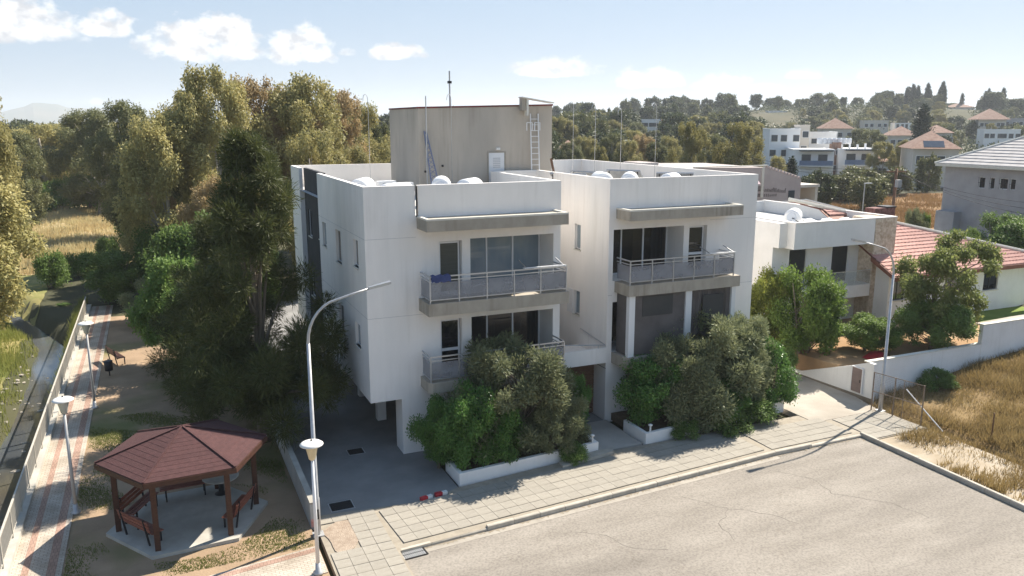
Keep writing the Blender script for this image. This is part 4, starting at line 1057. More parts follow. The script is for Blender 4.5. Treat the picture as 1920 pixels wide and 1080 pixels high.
tree_at('eucd', 1, 'eucalyptus_tree', 'dark crown at the back of the dry field, right of the olive one', 'tree', 128, 138, 250, 60, 5.5, G_EUC)
tree_at('euc', 2, 'eucalyptus_tree', 'pale eucalyptus whose upper branches enter at the top of the left edge', 'tree', -62, 58, 108, 78, 1.0, G_EUC)
tree_at('euc', 3, 'eucalyptus_tree', 'sunlit eucalyptus leaning in at the left edge beside the dry field', 'tree', -150, 47, 258, 150, 0.9, G_EUC)
tree_at('eucd', 3, 'eucalyptus_tree', 'dark eucalyptus behind the sunlit one at the left edge', 'tree', 12, 92, 235, 60, 2.6, G_EUC)
tree_at('euc', 1, 'eucalyptus_tree', 'eucalyptus standing behind the left wing roof, right in front of the bronze slope', 'tree', 590, 64, 232, 66, 2.8, G_EUC)
tree_at('euc', 2, 'eucalyptus_tree', 'golden lit low eucalyptus just above the rear parapet of the left wing', 'tree', 665, 70, 262, 46, 0.1, G_EUC)
tree_at('euc', 2, 'eucalyptus_tree', 'green eucalyptus filling the gap behind the right end of the dry field', 'tree', 215, 128, 222, 62, 3.1, G_EUC)
tree_at('euc', 1, 'eucalyptus_tree', 'green eucalyptus filling the grove just left of and behind the tallest one', 'tree', 345, 78, 158, 66, 5.2, G_EUC)
tree_at('eucd', 1, 'eucalyptus_tree', 'dark low eucalyptus below the tallest one, behind the broadleaf tree', 'tree', 350, 66, 330, 60, 1.7, G_EUC)
# casuarina and the park greenery
plant('cas', 1, 'casuarina_tree', 'dark feathery casuarina beside the left wall of the apartment block', 'tree', (3.5, 34.2, 0), 13.0, 3.95, .4)
plant('cas', 2, 'casuarina_tree', 'lower dark casuarina on the path side of the taller feathery one', 'tree', (2.4, 41.6, 0), 9.0, 3.5, 2.1)
G_PARK = 'park trees and shrubs around the bare ground'
tree_at('broad', 1, 'broadleaf_tree', 'dense green broadleaf tree between the casuarina and the path', 'tree', 352, 53, 392, 92, 0.2, G_PARK)
tree_at('broad', 2, 'broadleaf_tree', 'bright green bushy tree at the far end of the fenced path', 'tree', 205, 60, 470, 70, 1.2, G_PARK)
tree_at('olive', 1, 'olive_shrub', 'grey green rounded shrub behind the park bench', 'shrub', 262, 53.5, 520, 58, 2.0, G_PARK)
tree_at('broad', 3, 'broadleaf_tree', 'shaded broadleaf shrub at the foot of the casuarina', 'shrub', 415, 50, 520, 60, 3.0, G_PARK)
tree_at('broad', 1, 'broadleaf_tree', 'dark broadleaf tree behind the casuarina, under the brown eucalyptus', 'tree', 440, 58, 400, 70, 4.0, G_PARK)
tree_at('broad', 2, 'broadleaf_tree', 'broadleaf tree at the edge of the grove above the grey green shrub', 'tree', 285, 62, 415, 62, 5.0, G_PARK)
pl0 = plant('broad', 3, 'broadleaf_tree', 'dark broadleaf tree standing on the bare park ground left of the casuarinas', 'tree', (1.0, 47.0, 0), 6.6, 2.7, .7, G_PARK)
G_BUSH = 'bushes around the dry field and the creek'
for i, (px, d, top, hp, lab) in enumerate([(95, 128, 330, 40, 'dark bush at the back of the dry field, left of the largest one'), (150, 124, 322, 52, 'largest dark bush at the back of the dry field'), (205, 120, 340, 42, 'bush at the back right corner of the dry field'),
        (45, 120, 335, 45, 'bush at the back of the dry field nearest the left edge'), (60, 66, 470, 42, 'dark bush overhanging the far bank of the creek, left one'), (120, 70, 470, 46, 'dark bush overhanging the end of the creek, right one'),
        (78, 60, 568, 16, 'small bright green reed bush on the left creek bank'), (232, 88, 395, 42, 'yellow green bush on the sunny right rim of the dry field'), (180, 78, 440, 30, 'low bush in the shadow band of the dry field')]):
    tree_at('bush', 1 + i % 3, 'bush', lab, 'bush', px, d, top, hp, i * 1.3, G_BUSH)

# planting in front of the block
def pl(kind, seed, name, label, x, y, h, r, rz, group=None, z=.1, cat='shrub'): return plant(kind, seed, name, label, cat, (x, y, z), h, r, rz, group)
G_PL = 'trees and shrubs in the two front planters'
pl('olive', 2, 'olive_tree', 'bushy olive tree in the left planter under the lower balcony', 12.75, 28.35, 4.95, 2.55, .3, G_PL, cat='tree')
pl('olive', 3, 'olive_tree', 'low olive shoots on the right of the left planter', 14.3, 27.7, 2.6, 1.5, 1.3, G_PL)
pl('citrus', 1, 'citrus_shrub', 'glossy citrus shrub at the left end of the left planter', 10.25, 27.75, 3.55, 1.35, .9, G_PL)
pl('citrus', 2, 'citrus_shrub', 'dark citrus shrub between the pillar and the glossy one', 9.55, 28.35, 2.9, 1.05, 2.9, G_PL)
pl('citrus', 3, 'citrus_shrub', 'dark narrow shrub by the plank gate in the recess', 16.0, 29.1, 2.9, .75, 1.9, G_PL)
pl('olive', 1, 'olive_tree', 'wide olive tree in the right planter under the screened balcony', 22.6, 28.8, 5.1, 2.7, 2.3, G_PL, cat='tree')
pl('olive', 2, 'olive_tree', 'silvery olive branches at the right of the wide olive', 24.4, 28.9, 4.7, 1.9, 4.3, G_PL, cat='tree')
pl('olive', 3, 'olive_tree', 'olive branches filling the middle of the right planter, left of the wide olive', 21.1, 28.5, 4.3, 2.0, 5.3, G_PL, cat='tree')
pl('citrus', 3, 'citrus_shrub', 'dark green shrub in the middle of the right planter below the olive branches', 22.6, 27.9, 2.6, 1.5, 2.6, G_PL)
pl('citrus', 1, 'citrus_shrub', 'dark green shrub between the glossy citrus and the olive in the left planter', 11.6, 27.6, 2.7, 1.3, 4.9, G_PL)
pl('citrus', 2, 'citrus_shrub', 'dark leafy shrub at the left end of the right planter', 19.7, 28.6, 3.3, 1.7, .6, G_PL)
pl('citrus', 1, 'citrus_shrub', 'bright green rounded shrub at the right end of the right planter', 25.9, 28.25, 3.7, 1.5, 3.9, G_PL)
pl('bush', 1, 'bush', 'low bush spilling over the right planter wall', 22.4, 27.15, 1.15, 1.3, 1, G_PL, 0.05)
pl('bush', 2, 'bush', 'low bush spilling over the right planter wall near its bright shrub', 24.4, 27.4, 1.1, 1.3, 2.2, G_PL, 0.05)
pl('bush', 3, 'bush', 'low dark bush hanging over the left end of the right planter wall', 20.4, 27.1, .8, .9, 3.2, G_PL, 0.05)
pl('bush', 2, 'bush', 'low bush in front of the left planter wall', 14.6, 26.75, .75, .8, 4.2, G_PL, 0.05)

# villa garden
G_VG = 'trees in the villa garden'
tree_at('lime', 1, 'garden_tree', 'yellow green tree beside the right wing of the block', 'tree', 1452, 44, 500, 52, .5, G_VG, .8)
tree_at('gard', 1, 'garden_tree', 'bushy mid green tree in front of the white villa shutters', 'tree', 1540, 42.2, 498, 74, 1.5, G_VG, .9)
tree_at('gard', 2, 'garden_shrub', 'large leaved shrub between the curved street lamp and the bushy tree', 'shrub', 1668, 41.5, 592, 62, 2.5, G_VG, 1.5)
tree_at('airy', 1, 'garden_tree', 'airy loose tree in front of the red tiled roof', 'tree', 1800, 43, 425, 100, .4, G_VG, 1.5)
tree_at('broad', 3, 'garden_shrub', 'dark shrub at the foot of the airy tree by the step in the wall', 'shrub', 1790, 41.5, 560, 72, 5.4, G_VG, 1.5)
tree_at('broad', 1, 'garden_tree', 'dark leafy tree at the right edge in front of the grey house', 'tree', 1905, 60, 398, 62, 1.0, G_VG)
tree_at('gard', 3, 'garden_tree', 'light green tree below the narrow window of the grey house', 'tree', 1832, 58, 425, 42, 3.0, G_VG)
tree_at('bush', 2, 'bush', 'low bush by the retaining wall under the bushy tree', 'bush', 1505, 41, 650, 30, 2.0, G_VG, .6)
tree_at('bush', 1, 'bush', 'bush growing on the field side of the white wall below its step', 'bush', 1812, 38.6, 690, 42, 2.0, G_VG)

# ------------------------------------------------------------------ grass (uncountable)
def grass(name, n, sampler, hgt, wid, m, seed, lean=.5):
    g = np.random.default_rng(seed)
    x, y, k = sampler(g, n); z = th(x, y)
    z = np.where((x > -5.3) & (x < 31) & (y > -25) & (y < 62), 0.0, z)
    n = len(x); h = hgt * (.5 + g.random(n)) * k; a = g.random(n) * 6.283; b = g.random(n) * 6.283; le = lean * g.random(n) * h
    p = np.stack([x, y, z], 1); wv = np.stack([np.cos(a), np.sin(a), 0 * a], 1) * wid * .5
    tip = p + np.stack([np.cos(b) * le, np.sin(b) * le, h], 1)
    V = np.stack([p - wv, p + wv, tip], 1).reshape(-1, 3)
    return tag(link(name, np_mesh(name, V, 3, m)), kind='stuff')
GR_DRY = leafmat('dry_grass_blade', (.20, .135, .05), (.33, .245, .105), c3=(.47, .38, .21), scale=.45, trans=.3)
GR_GREEN = leafmat('green_grass_blade', (.14, .18, .035), (.26, .26, .075), c3=(.40, .34, .15), scale=.5, trans=.3)
GR_STRAW = leafmat('straw_blade', (.34, .25, .12), (.46, .36, .20), scale=.2, trans=.3)
def s_field(g, n):
    x = 28.6 + g.random(n) * 26; y = 6 + g.random(n) * 21.2
    clump = np.sin(x * 1.7 + 2 * np.sin(y * .9)) * np.sin(y * 1.9 + x * .5) + np.sin(x * .6) * np.sin(y * .7)
    edge = (x - 28.0) + .25 * (y - 24) * (y > 20)
    keep = (g.random(n) < .55 + .25 * clump) & (g.random(n) < np.clip((x - 28.2 - .7 * np.sin(y * 1.3)) / 3.0, .08, 1))
    keep &= ~((y > 23.2) & (x < 30.9))
    return x[keep], y[keep], (.8 + .28 * clump)[keep]
grass('dry_grass', 330000, s_field, .40, .030, GR_DRY, 5, 1.1)
def s_verge(g, n):
    x = 27.75 + np.abs(g.normal(size=n)) * .55; y = 7 + g.random(n) * 13.5; k = (g.random(n) < .5 + .5 * np.sin(y * 2.1 + np.sin(y * 5)))
    return x[k], y[k], np.full(k.sum(), .7)
grass('verge_grass', 9000, s_verge, .38, .03, GR_DRY, 6)
def s_bank(g, n):
    x = -24 + g.random(n) * 17.0; y = 27 + g.random(n) * 42; cx = creek_x(y); k = (x < cx - .95 - .2 * np.sin(y * 1.3)) & (g.random(n) < np.clip((cx - .8 - x) / 1.2, .5, 1)) & (g.random(n) < .55 + .45 * np.sin(x * .9 + np.sin(y * .6)) * np.sin(y * .8))
    return x[k], y[k], np.full(k.sum(), 1.)
grass('bank_grass', 170000, s_bank, .40, .05, GR_GREEN, 7)
def s_bank2(g, n):
    y = 44 + g.random(n) * 24; x = -5.9 + g.random(n) * .5
    return x, y, np.full(n, 1.)
grass('bank_grass', 5000, s_bank2, .55, .04, GR_GREEN, 8)
def s_ochre(g, n):
    px = 1530 + g.random(n) * 270; dd = 86 + g.random(n) * 40; lat = (px - 960) / 1532 * dd; s, c = math.sin(R(YAW)), math.cos(R(YAW))
    x = dd * s + lat * c; y = dd * c - lat * s; k = g.random(n) < .55 + .45 * np.sin(x * .6 + np.sin(y * .4) * 2)
    return x[k], y[k], np.full(k.sum(), 1.)
grass('ochre_grass', 40000, s_ochre, .45, .10, leafmat('ochre_blade', (.19, .105, .04), (.27, .17, .075), c3=(.36, .26, .13), scale=.3, trans=.2), 12)
def s_straw(g, n):
    x = -34 + g.random(n) * 36; y = 82 + g.random(n) * 60; k = g.random(n) < .6 + .4 * np.sin(x * .5 + np.sin(y * .3) * 2)
    return x[k], y[k], np.full(k.sum(), 1.)
grass('straw_grass', 90000, s_straw, .6, .12, GR_STRAW, 9)
def s_park(g, n):
    x = -3.5 + g.random(n) * 7.3; y = 22 + g.random(n) * 26
    d = np.sin(x * 1.4 + 1.2 * np.sin(y * .8)) * np.sin(y * 1.1 + .6 * x) + .35 * np.exp(-((y - 25.0) / 1.1) ** 2) + .35 * np.exp(-((x + 2.6) / .7) ** 2) * (y < 38)
    k = (g.random(n) < np.clip(d * 1.25 - .05, 0, 1)) & ~((y < 24.35) & (y > 21)) & (np.hypot(x - .2, y - 27.9) > 2.75) & (y < 40)
    return x[k], y[k], np.full(k.sum(), 1.)
grass('park_grass', 170000, s_park, .05, .03, leafmat('lawn_blade', (.12, .155, .035), (.20, .215, .06), c3=(.33, .29, .13), scale=.8, trans=.25), 10)

# ------------------------------------------------------------------ park furniture
def hexpt(cx, cy, r, a): return (cx + r * math.cos(a), cy + r * math.sin(a))
GX0, GY0, GA = .2, 27.9, R(182.3)
gz_ = thing('gazebo', 'hexagonal park gazebo with maroon shingle roof and dark timber posts', 'gazebo', (GX0, GY0, 0))
hx = [hexpt(GX0, GY0, 2.62, GA + i * math.pi / 3) for i in range(6)]
part(gz_, 'floor_slab', MB().prism(hx, -.05, .12), M_CONC)
hr = [hexpt(GX0, GY0, 2.72, GA + i * math.pi / 3) for i in range(6)]
AP = (GX0, GY0, 3.44); EZ = 2.62
for i in range(6):
    p, q = hr[i], hr[(i + 1) % 6]
    ro = part(gz_, 'roof_panel', MB().extr([(p[0], p[1], EZ - .02), (q[0], q[1], EZ - .02), (AP[0], AP[1], AP[2] - .03)], (0, 0, .02)), M_WOODD)
    n = 12                                                    # courses of shingles, each lapping the one below
    for k in range(n):
        a0, a1 = k / n, (k + 1.12) / n
        a1 = min(a1, .995)
        f = lambda e, t, dz: (e[0] + (AP[0] - e[0]) * t, e[1] + (AP[1] - e[1]) * t, EZ + (AP[2] - EZ) * t + dz)
        part(ro, 'shingle_course', MB().face([f(p, a0, .012), f(q, a0, .012), f(q, a1, .005), f(p, a1, .005)]).face([f(p, a0, .002), f(q, a0, .002), f(q, a0, .012), f(p, a0, .012)]), M_SHINGLE)
    part(gz_, 'fascia', MB().bar((p[0], p[1], EZ - .10), (q[0], q[1], EZ - .10), .05, .17), M_WOODD if i != 3 else M_CREAM)
    mb = MB().bar((p[0], p[1], EZ + .04), (AP[0], AP[1], AP[2] + .03), .07, .03); part(gz_, 'ridge_cap', mb, M_SHINGLE)
    c = hexpt(GX0, GY0, 2.22, GA + i * math.pi / 3); part(gz_, 'post', MB().bar((c[0], c[1], .121), (c[0], c[1], 2.52), .17), M_WOODD)
    c2 = hexpt(GX0, GY0, 2.22, GA + (i + 1) * math.pi / 3); part(gz_, 'beam', MB().bar((c[0], c[1], 2.44), (c2[0], c2[1], 2.44), .09, .14), M_WOODD)
def bench(loc, rz, label, group, sm=None):
    sm = sm or M_BENCH
    t = thing('bench', label, 'bench', loc, rz, group)
    for k in range(3): lpart(t, 'seat_slat', MB().box(-.85, .85, -.2 + k * .14, -.08 + k * .14, .43, .46), sm)
    for k in range(3): lpart(t, 'back_slat', MB().extr([(-.85, .25 + .03 * k, .55 + k * .13), (.85, .25 + .03 * k, .55 + k * .13), (.85, .277 + .03 * k, .655 + k * .13), (-.85, .277 + .03 * k, .655 + k * .13)], (0, .03, -.008)), sm)
    for x in (-.65, .65):
        lpart(t, 'leg', MB().bar((x, -.2, 0), (x, -.2, .43), .05).bar((x, .2, 0), (x, .36, .95), .05).bar((x, -.2, .42), (x, .22, .42), .05), M_DARKM)
    return t
G_B = 'slatted benches under the gazebo'
def gb(i, label, r=1.72):
    a = GA + (i + .5) * math.pi / 3; x, y = hexpt(GX0, GY0, r, a); bench((x, y, .121), a - math.pi / 2, label, G_B)
gb(0, 'bench on the path side of the gazebo floor'); gb(2, 'sunlit bench beside the right front post of the gazebo'); gb(4, 'bench in deep shade at the back of the gazebo floor')
gb(5, 'bench at the back left of the gazebo, facing the round table')
t = thing('round_table', 'round pale table top on the right rear of the gazebo floor', 'table', (1.35, 29.35, .121))
part(t, 'table_top', MB().lathe([(.62, 0), (.64, .02), (.64, .05), (.6, .06)], (1.35, 29.35, .75), 24), M_CONC, True); part(t, 'pedestal', MB().lathe([(.25, 0), (.1, .06), (.08, .62)], (1.35, 29.35, .122), 12), M_DARKM)
bench((-2.75, 49.6, 0), 1.9, 'dark bench beside the path under the far shrubs', 'benches along the park path', M_WOODD)
t = thing('litter_bin', 'dark litter bin on a post beside the path, near the dark bench', 'bin', (-3.05, 46.8, 0)); part(t, 'bin', MB().lathe([(.15, 0), (.2, .02), (.22, .55), (.2, .56)], (-3.05, 46.8, .35), 14), M_DARKM, True); part(t, 'post', MB().bar((-3.05, 47.04, 0), (-3.05, 47.04, .95), .06), M_DARKM)
M_POLEG = mat('grey_lamp_paint', (.40, .40, .40), (.47, .465, .46), scale=5, rough=.5)
def park_lamp(loc, label, cone=M_LAMPC2):
    t = thing('park_lamp', label, 'lamp', loc, 0, 'mushroom topped park lamps')
    lpart(t, 'base', MB().lathe([(.16, 0), (.16, .06), (.09, .1), (.075, .35)], (0, 0, 0), 14), M_GALV, True)
    lpart(t, 'pole', MB().lathe([(.062, .3), (.045, 3.72)], (0, 0, 0), 12), M_ALU2 if cone is M_LAMPC else M_POLEG, True)
    lpart(t, 'diffuser', MB().lathe([(.06, 3.70), (.10, 3.74), (.19, 4.16), (.19, 4.18)], (0, 0, 0), 18), cone, True)
    lpart(t, 'hood', MB().lathe([(.05, 4.175), (.34, 4.18), (.345, 4.20), (.28, 4.25), (.1, 4.29), (.02, 4.30)], (0, 0, 0), 24), M_LAMPW, True)
    lpart(t, 'finial', MB().lathe([(.02, 4.295), (.03, 4.33), (.005, 4.36)], (0, 0, 0), 8), M_DARKM)
park_lamp((-3.46, 30.06, 0), 'mushroom park lamp beside the path next to the gazebo'); park_lamp((-3.49, 41.7, 0), 'mushroom park lamp beside the path farther along the fence')
park_lamp((3.61, 22.63, .03), 'mushroom park lamp with amber cone in front of the low wall end', M_LAMPC)
def street_lamp(loc, rz, label):
    t = thing('street_lamp', label, 'street lamp', loc, rz, 'tall curved street lamps')
    lpart(t, 'base_plate', MB().box(-.18, .18, -.18, .18, 0, .03), M_GALV)
    lpart(t, 'pole', MB().lathe([(.10, 0.03), (.10, 1.3), (.078, 1.34), (.055, 6.6)], (0, 0, 0), 12), M_GALV, True)
    path = [(0, 0, 6.58)] + [(1.15 * (1 - math.cos(a)), 0, 6.62 + 1.35 * math.sin(a)) for a in [i * .2 for i in range(7)]]
    x, _, z = path[-1]; path += [(x + .7, 0, z + .2), (x + 1.35, 0, z + .36)]
    lpart(t, 'arm', MB().tube(path, [.054 - .0022 * i for i in range(len(path))], 10), M_GALV, True)
    x, z = path[-1][0], path[-1][2]
    h = lpart(t, 'lamp_head', MB().extr([(x - .1, -.06, z - .05), (x + .62, -.12, z + .1), (x + .62, .12, z + .1), (x - .1, .06, z - .05)], (0, 0, .08)), M_ALU)
    lpart(h, 'lens', MB().extr([(x + .1, -.075, z - .03), (x + .55, -.1, z + .065), (x + .55, .1, z + .065), (x + .1, .075, z - .03)], (0, 0, .02)), M_LAMPW)
    lpart(t, 'access_door', MB().box(-.04, .04, -.106, -.096, .6, .95), M_DARKM)
street_lamp((4.05, 24.97, .05), R(-2), 'tall curved street lamp at the front corner of the driveway wall')
street_lamp((30.74, 25.9, .05), R(180), 'tall curved street lamp beside the wire gate on the right')
# low driveway wall
lw = thing('driveway_wall', 'low grey wall between the park and the driveway with red paint at its end', 'wall', (4.02, 32, 0))
part(lw, 'wall', MB().box(3.925, 4.11, 25.6, 40.5, -.1, .87), mat('grey_wall', (.36, .36, .35), (.44, .435, .42), scale=1.2, bump=.2)); part(lw, 'coping', MB().box(3.92, 4.13, 25.58, 40.52, .871, .93), M_CONC)
part(lw, 'red_paint', MB().box(3.93, 4.105, 25.585, 25.598, .02, .32), mat('faded_red_paint', (.50, .20, .18), (.58, .34, .30), scale=8))
# fence along the creek
fc = thing('creek_fence', 'long pale picket railing along the creek beside the park path', 'fence', (-5.16, 45, .22))
fm = mat('fence_paint', (.40, .37, .32), (.48, .45, .39), scale=6, rough=.6)
for y0 in np.arange(24, 64, 10): part(fc, 'rail', MB().box(-5.19, -5.13, y0, y0 + 9.995, 1.17, 1.22), fm); part(fc, 'rail', MB().box(-5.18, -5.14, y0, y0 + 9.995, .34, .375), fm)
for y in np.arange(24.5, 64, 2.0): part(fc, 'post', MB().box(-5.195, -5.125, y - .035, y + .035, .221, 1.168), fm)
pk = MB().box(-.011, .011, -.016, .016, 0, .79).mesh('picket', fm)
y = 24.65; npk = 0
while y < 63.8 and npk < 299:
    if abs(((y - 24.5) / 2.0) % 1 - 0) > .03 and ((y - 24.5) / 2.0) % 1 < .97:
        o = link('picket', pk, fc, (0, y - 45, .378 - .22)); npk += 1
    y += .128
# stones in and along the creek
st_me = []
for k in range(3):
    bm = bmesh.new(); bmesh.ops.create_icosphere(bm, subdivisions=1, radius=1); r_ = random.Random(k)
    for v in bm.verts: v.co *= r_.uniform(.75, 1.15); v.co.z *= .55
    me = bpy.data.meshes.new('stone'); bm.to_mesh(me); bm.free(); me.materials.append(mat('creek_stone', (.26, .23, .18), (.40, .36, .30), scale=2, bump=.4, rand=.2)); st_me.append(me)
for k in range(70):
    y = rnd.choice([rnd.uniform(30, 46), rnd.uniform(45, 53), rnd.uniform(26, 62)]); x = float(creek_x(y)) - rnd.uniform(.85, 1.7) if rnd.random() < .78 else float(creek_x(y)) + rnd.uniform(-.8, .8)
    z = max(float(th(x, y)), -.95); s = rnd.uniform(.06, .17)
    o = link('stone', rnd.choice(st_me), None, (x, y, z + s * .15)); o.scale = (s * rnd.uniform(.8, 1.5), s, s * rnd.uniform(.6, 1.1)); o.rotation_euler = (0, 0, rnd.uniform(0, 6))
    tag(o, 'pale rounded stone lying along the creek bed or its left bank', 'stone', 'stones along the creek')
# drains, covers, kerb scraps
t = thing('drain_grate', 'iron gully grate at the corner of the road kerb', 'drain', (6.6, 22.7, -.05), R(4))
lpart(t, 'frame', MB().box(-.46, .46, -.27, -.23, 0, .02).box(-.46, .46, .23, .27, 0, .02).box(-.46, -.42, -.23, .23, 0, .02).box(.42, .46, -.23, .23, 0, .02).box(-.42, .42, -.015, .015, 0, .018), M_IRON)
for k in range(13): lpart(t, 'bar', MB().box(-.40 + k * .063, -.365 + k * .063, -.228, .228, .001, .017), M_GALV)
lpart(t, 'pit', MB().box(-.42, .42, -.23, .23, -.02, -.012), M_IRON)
def cover(x, y, w, l, label):
    t = thing('drain_cover', label, 'drain cover', (x, y, .031), 0, 'dark drain covers in the driveway')
    lpart(t, 'frame', MB().box(-w/2 - .04, w/2 + .04, -l/2 - .04, l/2 + .04, 0, .006), M_GALV); lpart(t, 'plate', MB().box(-w/2, w/2, -l/2, l/2, .006, .014), M_IRON)
    for k in range(6): lpart(t, 'rib', MB().box(-w/2 + .03, w/2 - .03, -l/2 + .05 + k * (l - .1) / 6, -l/2 + .08 + k * (l - .1) / 6, .014, .022), M_IRON)
cover(5.2, 26.73, .78, .62, 'dark drain cover at the mouth of the driveway'); cover(6.79, 31.32, .62, .55, 'dark drain cover in the shade beside the white pillar')
for i, (x, y, rz, lab) in enumerate([(8.15, 25.95, .25, 'broken red and white kerb piece at the driveway corner, left one'), (8.75, 26.05, .1, 'broken red and white kerb piece at the driveway corner, right one')]):
    t = thing('kerb_piece', lab, 'kerb piece', (x, y, .05), rz, 'painted kerb pieces at the driveway mouth'); lpart(t, 'red_half', MB().box(-.26, .02, -.07, .07, 0, .13), M_REDP); lpart(t, 'white_half', MB().box(.021, .22, -.065, .068, 0, .12), M_LAMPW)
# planters
def planter(name, label, p, q, ret, soil):
    t = thing(name, label, 'planter', (p[0], p[1], 0))
    d = Vector((q[0] - p[0], q[1] - p[1], 0)).normalized(); nrm = Vector((-d.y, d.x, 0)) * .16
    a, b = Vector((*p, 0)), Vector((*q, 0))
    part(t, 'wall', MB().prism([a[:2], b[:2], (b + nrm)[:2], (a + nrm)[:2]], -.05, .5), W_WHITE)
    part(t, 'wall', MB().box(q[0] - .16, q[0], q[1] + .17, q[1] + ret, -.05, .5), W_WHITE); part(t, 'wall', MB().box(p[0], p[0] + .16, p[1] + .17, p[1] + ret, -.05, .498), W_WHITE)
    part(t, 'soil', MB().prism(soil, .0, .34), M_SOIL)
planter('planter', 'white walled planter under the left wing', (9.65, 26.55), (16.0, 27.1), 1.6, [(9.82, 26.75), (15.83, 27.28), (15.83, 30.2), (9.82, 30.2)])
planter('planter', 'white walled planter under the right wing', (18.3, 27.05), (26.6, 27.85), 1.8, [(18.47, 27.25), (26.43, 28.03), (26.43, 30.2), (18.47, 30.2)])
solo('raised_kerb', MB().prism([(13.9, 26.25), (16.5, 26.7), (16.6, 27.0), (15.9, 27.05), (14.0, 26.75)], .02, .17), M_KERB, 'low raised kerb bed in front of the left planter corner', 'kerb')
def bollard(x, y, z, label):
    t = thing('bollard_light', label, 'garden light', (x, y, z), 0, 'small garden lights on the planter walls'); lpart(t, 'stem', MB().lathe([(.04, 0), (.04, .28)], (0, 0, 0), 10), M_LAMPW); lpart(t, 'cap', MB().lathe([(.09, .28), (.10, .32), (.03, .36)], (0, 0, 0), 14), M_LAMPW, True)
bollard(15.75, 27.18, .5, 'small white garden light on the right end of the left planter'); bollard(18.6, 27.18, .5, 'small white garden light on the left end of the right planter')
for i, (x, y) in enumerate(((15.2, 28.2), (15.75, 28.35))): solo('wooden_stake', MB().bar((x, y, .3), (x, y, 1.5), .07), mat('yellow_wood', (.50, .33, .09), (.58, .40, .13), scale=6), ['yellow wooden stake in the left planter, nearer the olive', 'yellow wooden stake in the left planter, nearer the walkway'][i], 'stake', 'wooden stakes in the planter')

# ------------------------------------------------------------------ right boundary: retaining walls, gate
rw = thing('garden_wall', 'white retaining wall round the villa garden with a step up at the right', 'wall', (31.3, 27.3, 0))
prof = [(26.95, -.25), (36.5, -.25), (36.5, 1.15), (34.4, .84), (32.3, .22), (31.8, .24), (28.4, 1.52), (27.3, 1.98), (26.95, 1.98)]
part(rw, 'wall', MB().extr([(31.28, y, z) for y, z in prof], (.2, 0, 0)), W_WHITE2)
part(rw, 'wall', MB().box(31.482, 39.4, 27.3, 27.5, -.3, 1.98), W_WHITE2); part(rw, 'wall', MB().box(39.402, 62, 27.28, 27.5, -.3, 3.02), W_WHITE2)
part(rw, 'coping', MB().box(31.25, 39.39, 27.27, 27.53, 1.981, 2.03), M_CREAM); part(rw, 'coping', MB().box(39.39, 62, 27.25, 27.53, 3.021, 3.07), M_CREAM)
part(rw, 'plinth', MB().extr([(31.24, 26.9, -.2), (31.24, 36.4, -.2), (31.24, 36.4, .3), (31.24, 32, .1), (31.24, 26.9, .22)], (.035, 0, 0)), mat('dark_plinth', (.16, .135, .105), (.21, .18, .14), scale=3))
t = thing('meter_cabinet', 'brown meter cabinet set in the end of the garden wall', 'cabinet', (31.25, 27.9, .3)); part(t, 'door', MB().box(31.2, 31.275, 27.55, 28.15, .32, 1.55), mat('cabinet_brown', (.20, .15, .135), (.25, .19, .17), scale=3)); part(t, 'frame', MB().box(31.19, 31.275, 27.5, 27.545, .3, 1.6).box(31.19, 31.275, 28.155, 28.2, .3, 1.6).box(31.19, 31.275, 27.546, 28.154, 1.555, 1.6), M_ALU2); part(t, 'handle', MB().box(31.17, 31.198, 27.62, 27.65, .85, 1.0), M_DARKM)
M_RUST = mat('rusty_steel', (.17, .125, .09), (.26, .20, .15), scale=6, rough=.7)
t = thing('mesh_gate', 'rusty wire mesh gate panel between the street lamp and the dry field', 'gate', (30.55, 25, 0))
g0, g1 = (30.42, 26.15), (30.84, 23.75)
gp = lambda f, z: (g0[0] + (g1[0] - g0[0]) * f, g0[1] + (g1[1] - g0[1]) * f, z)
for f in (0, .44, .62, 1): part(t, 'post', MB().tube([gp(f, 0), gp(f, 1.95)], .03 if f != .62 else .02, 7), M_RUST)
for z in (1.93, 1.0): part(t, 'rail', MB().tube([gp(0, z), gp(1, z)], .022, 6), M_RUST)
part(t, 'brace', MB().tube([gp(.66, 1.55), (31.2, 22.9, .02)], .026, 6), M_ALU2)
mb = MB()
for k in range(33): f = (k + .5) / 33; mb.bar(gp(f, .05), gp(f, 1.9), .0035)
for k in range(24): z = .08 + k * .08; mb.bar(gp(0, z), gp(1, z), .0035)
part(t, 'wire_mesh', mb, M_RUST, kind='stuff')
solo('fence_post', MB().tube([(32.0, 21.2, -.05), (32.0, 21.2, 1.35)], .03, 6), M_WOOD, 'thin lone post standing in the dry field', 'post')

# ------------------------------------------------------------------ white villa with red roof
VX0, VX1, VY0, VY1, VZ = 33.15, 41.15, 34.8, 46.5, 1.45
V = thing('white_villa', 'white flat roofed villa with black shutters, stone pier and red tiled wing', 'house', (VX0, VY0, VZ))
mb = MB()
wall_sheet(mb, 'y', 35.9, 32.6, 39.4, VZ, 6.4, [(33.85, 35.15, 3.95, 6.15, .1), (37.2, 38.5, 3.95, 6.15, .1)])
wall_sheet(mb, 'x', 32.6, 35.9, VY1, VZ, 6.4)
part(V, 'wall', mb, W_WHITE2)
mb = MB(); mb.face([(VX0, VY0, 6.36), (VX0, VY1, 6.36), (VX1, VY1, 6.36), (VX1, VY0, 6.36)]); wall_sheet(mb, 'y', VY0, VX0, 39.38, 6.36, 7.86); wall_sheet(mb, 'x', VX0, VY0, VY1, 6.36, 7.86)
mb.face([(VX1, VY0, VZ), (VX1, VY1, VZ), (VX1, VY1, 7.86), (VX1, VY0, 7.86)]); mb.face([(32.6, VY1, VZ), (32.6, VY1, 7.3), (VX1, VY1, 7.86), (VX1, VY1, VZ)])
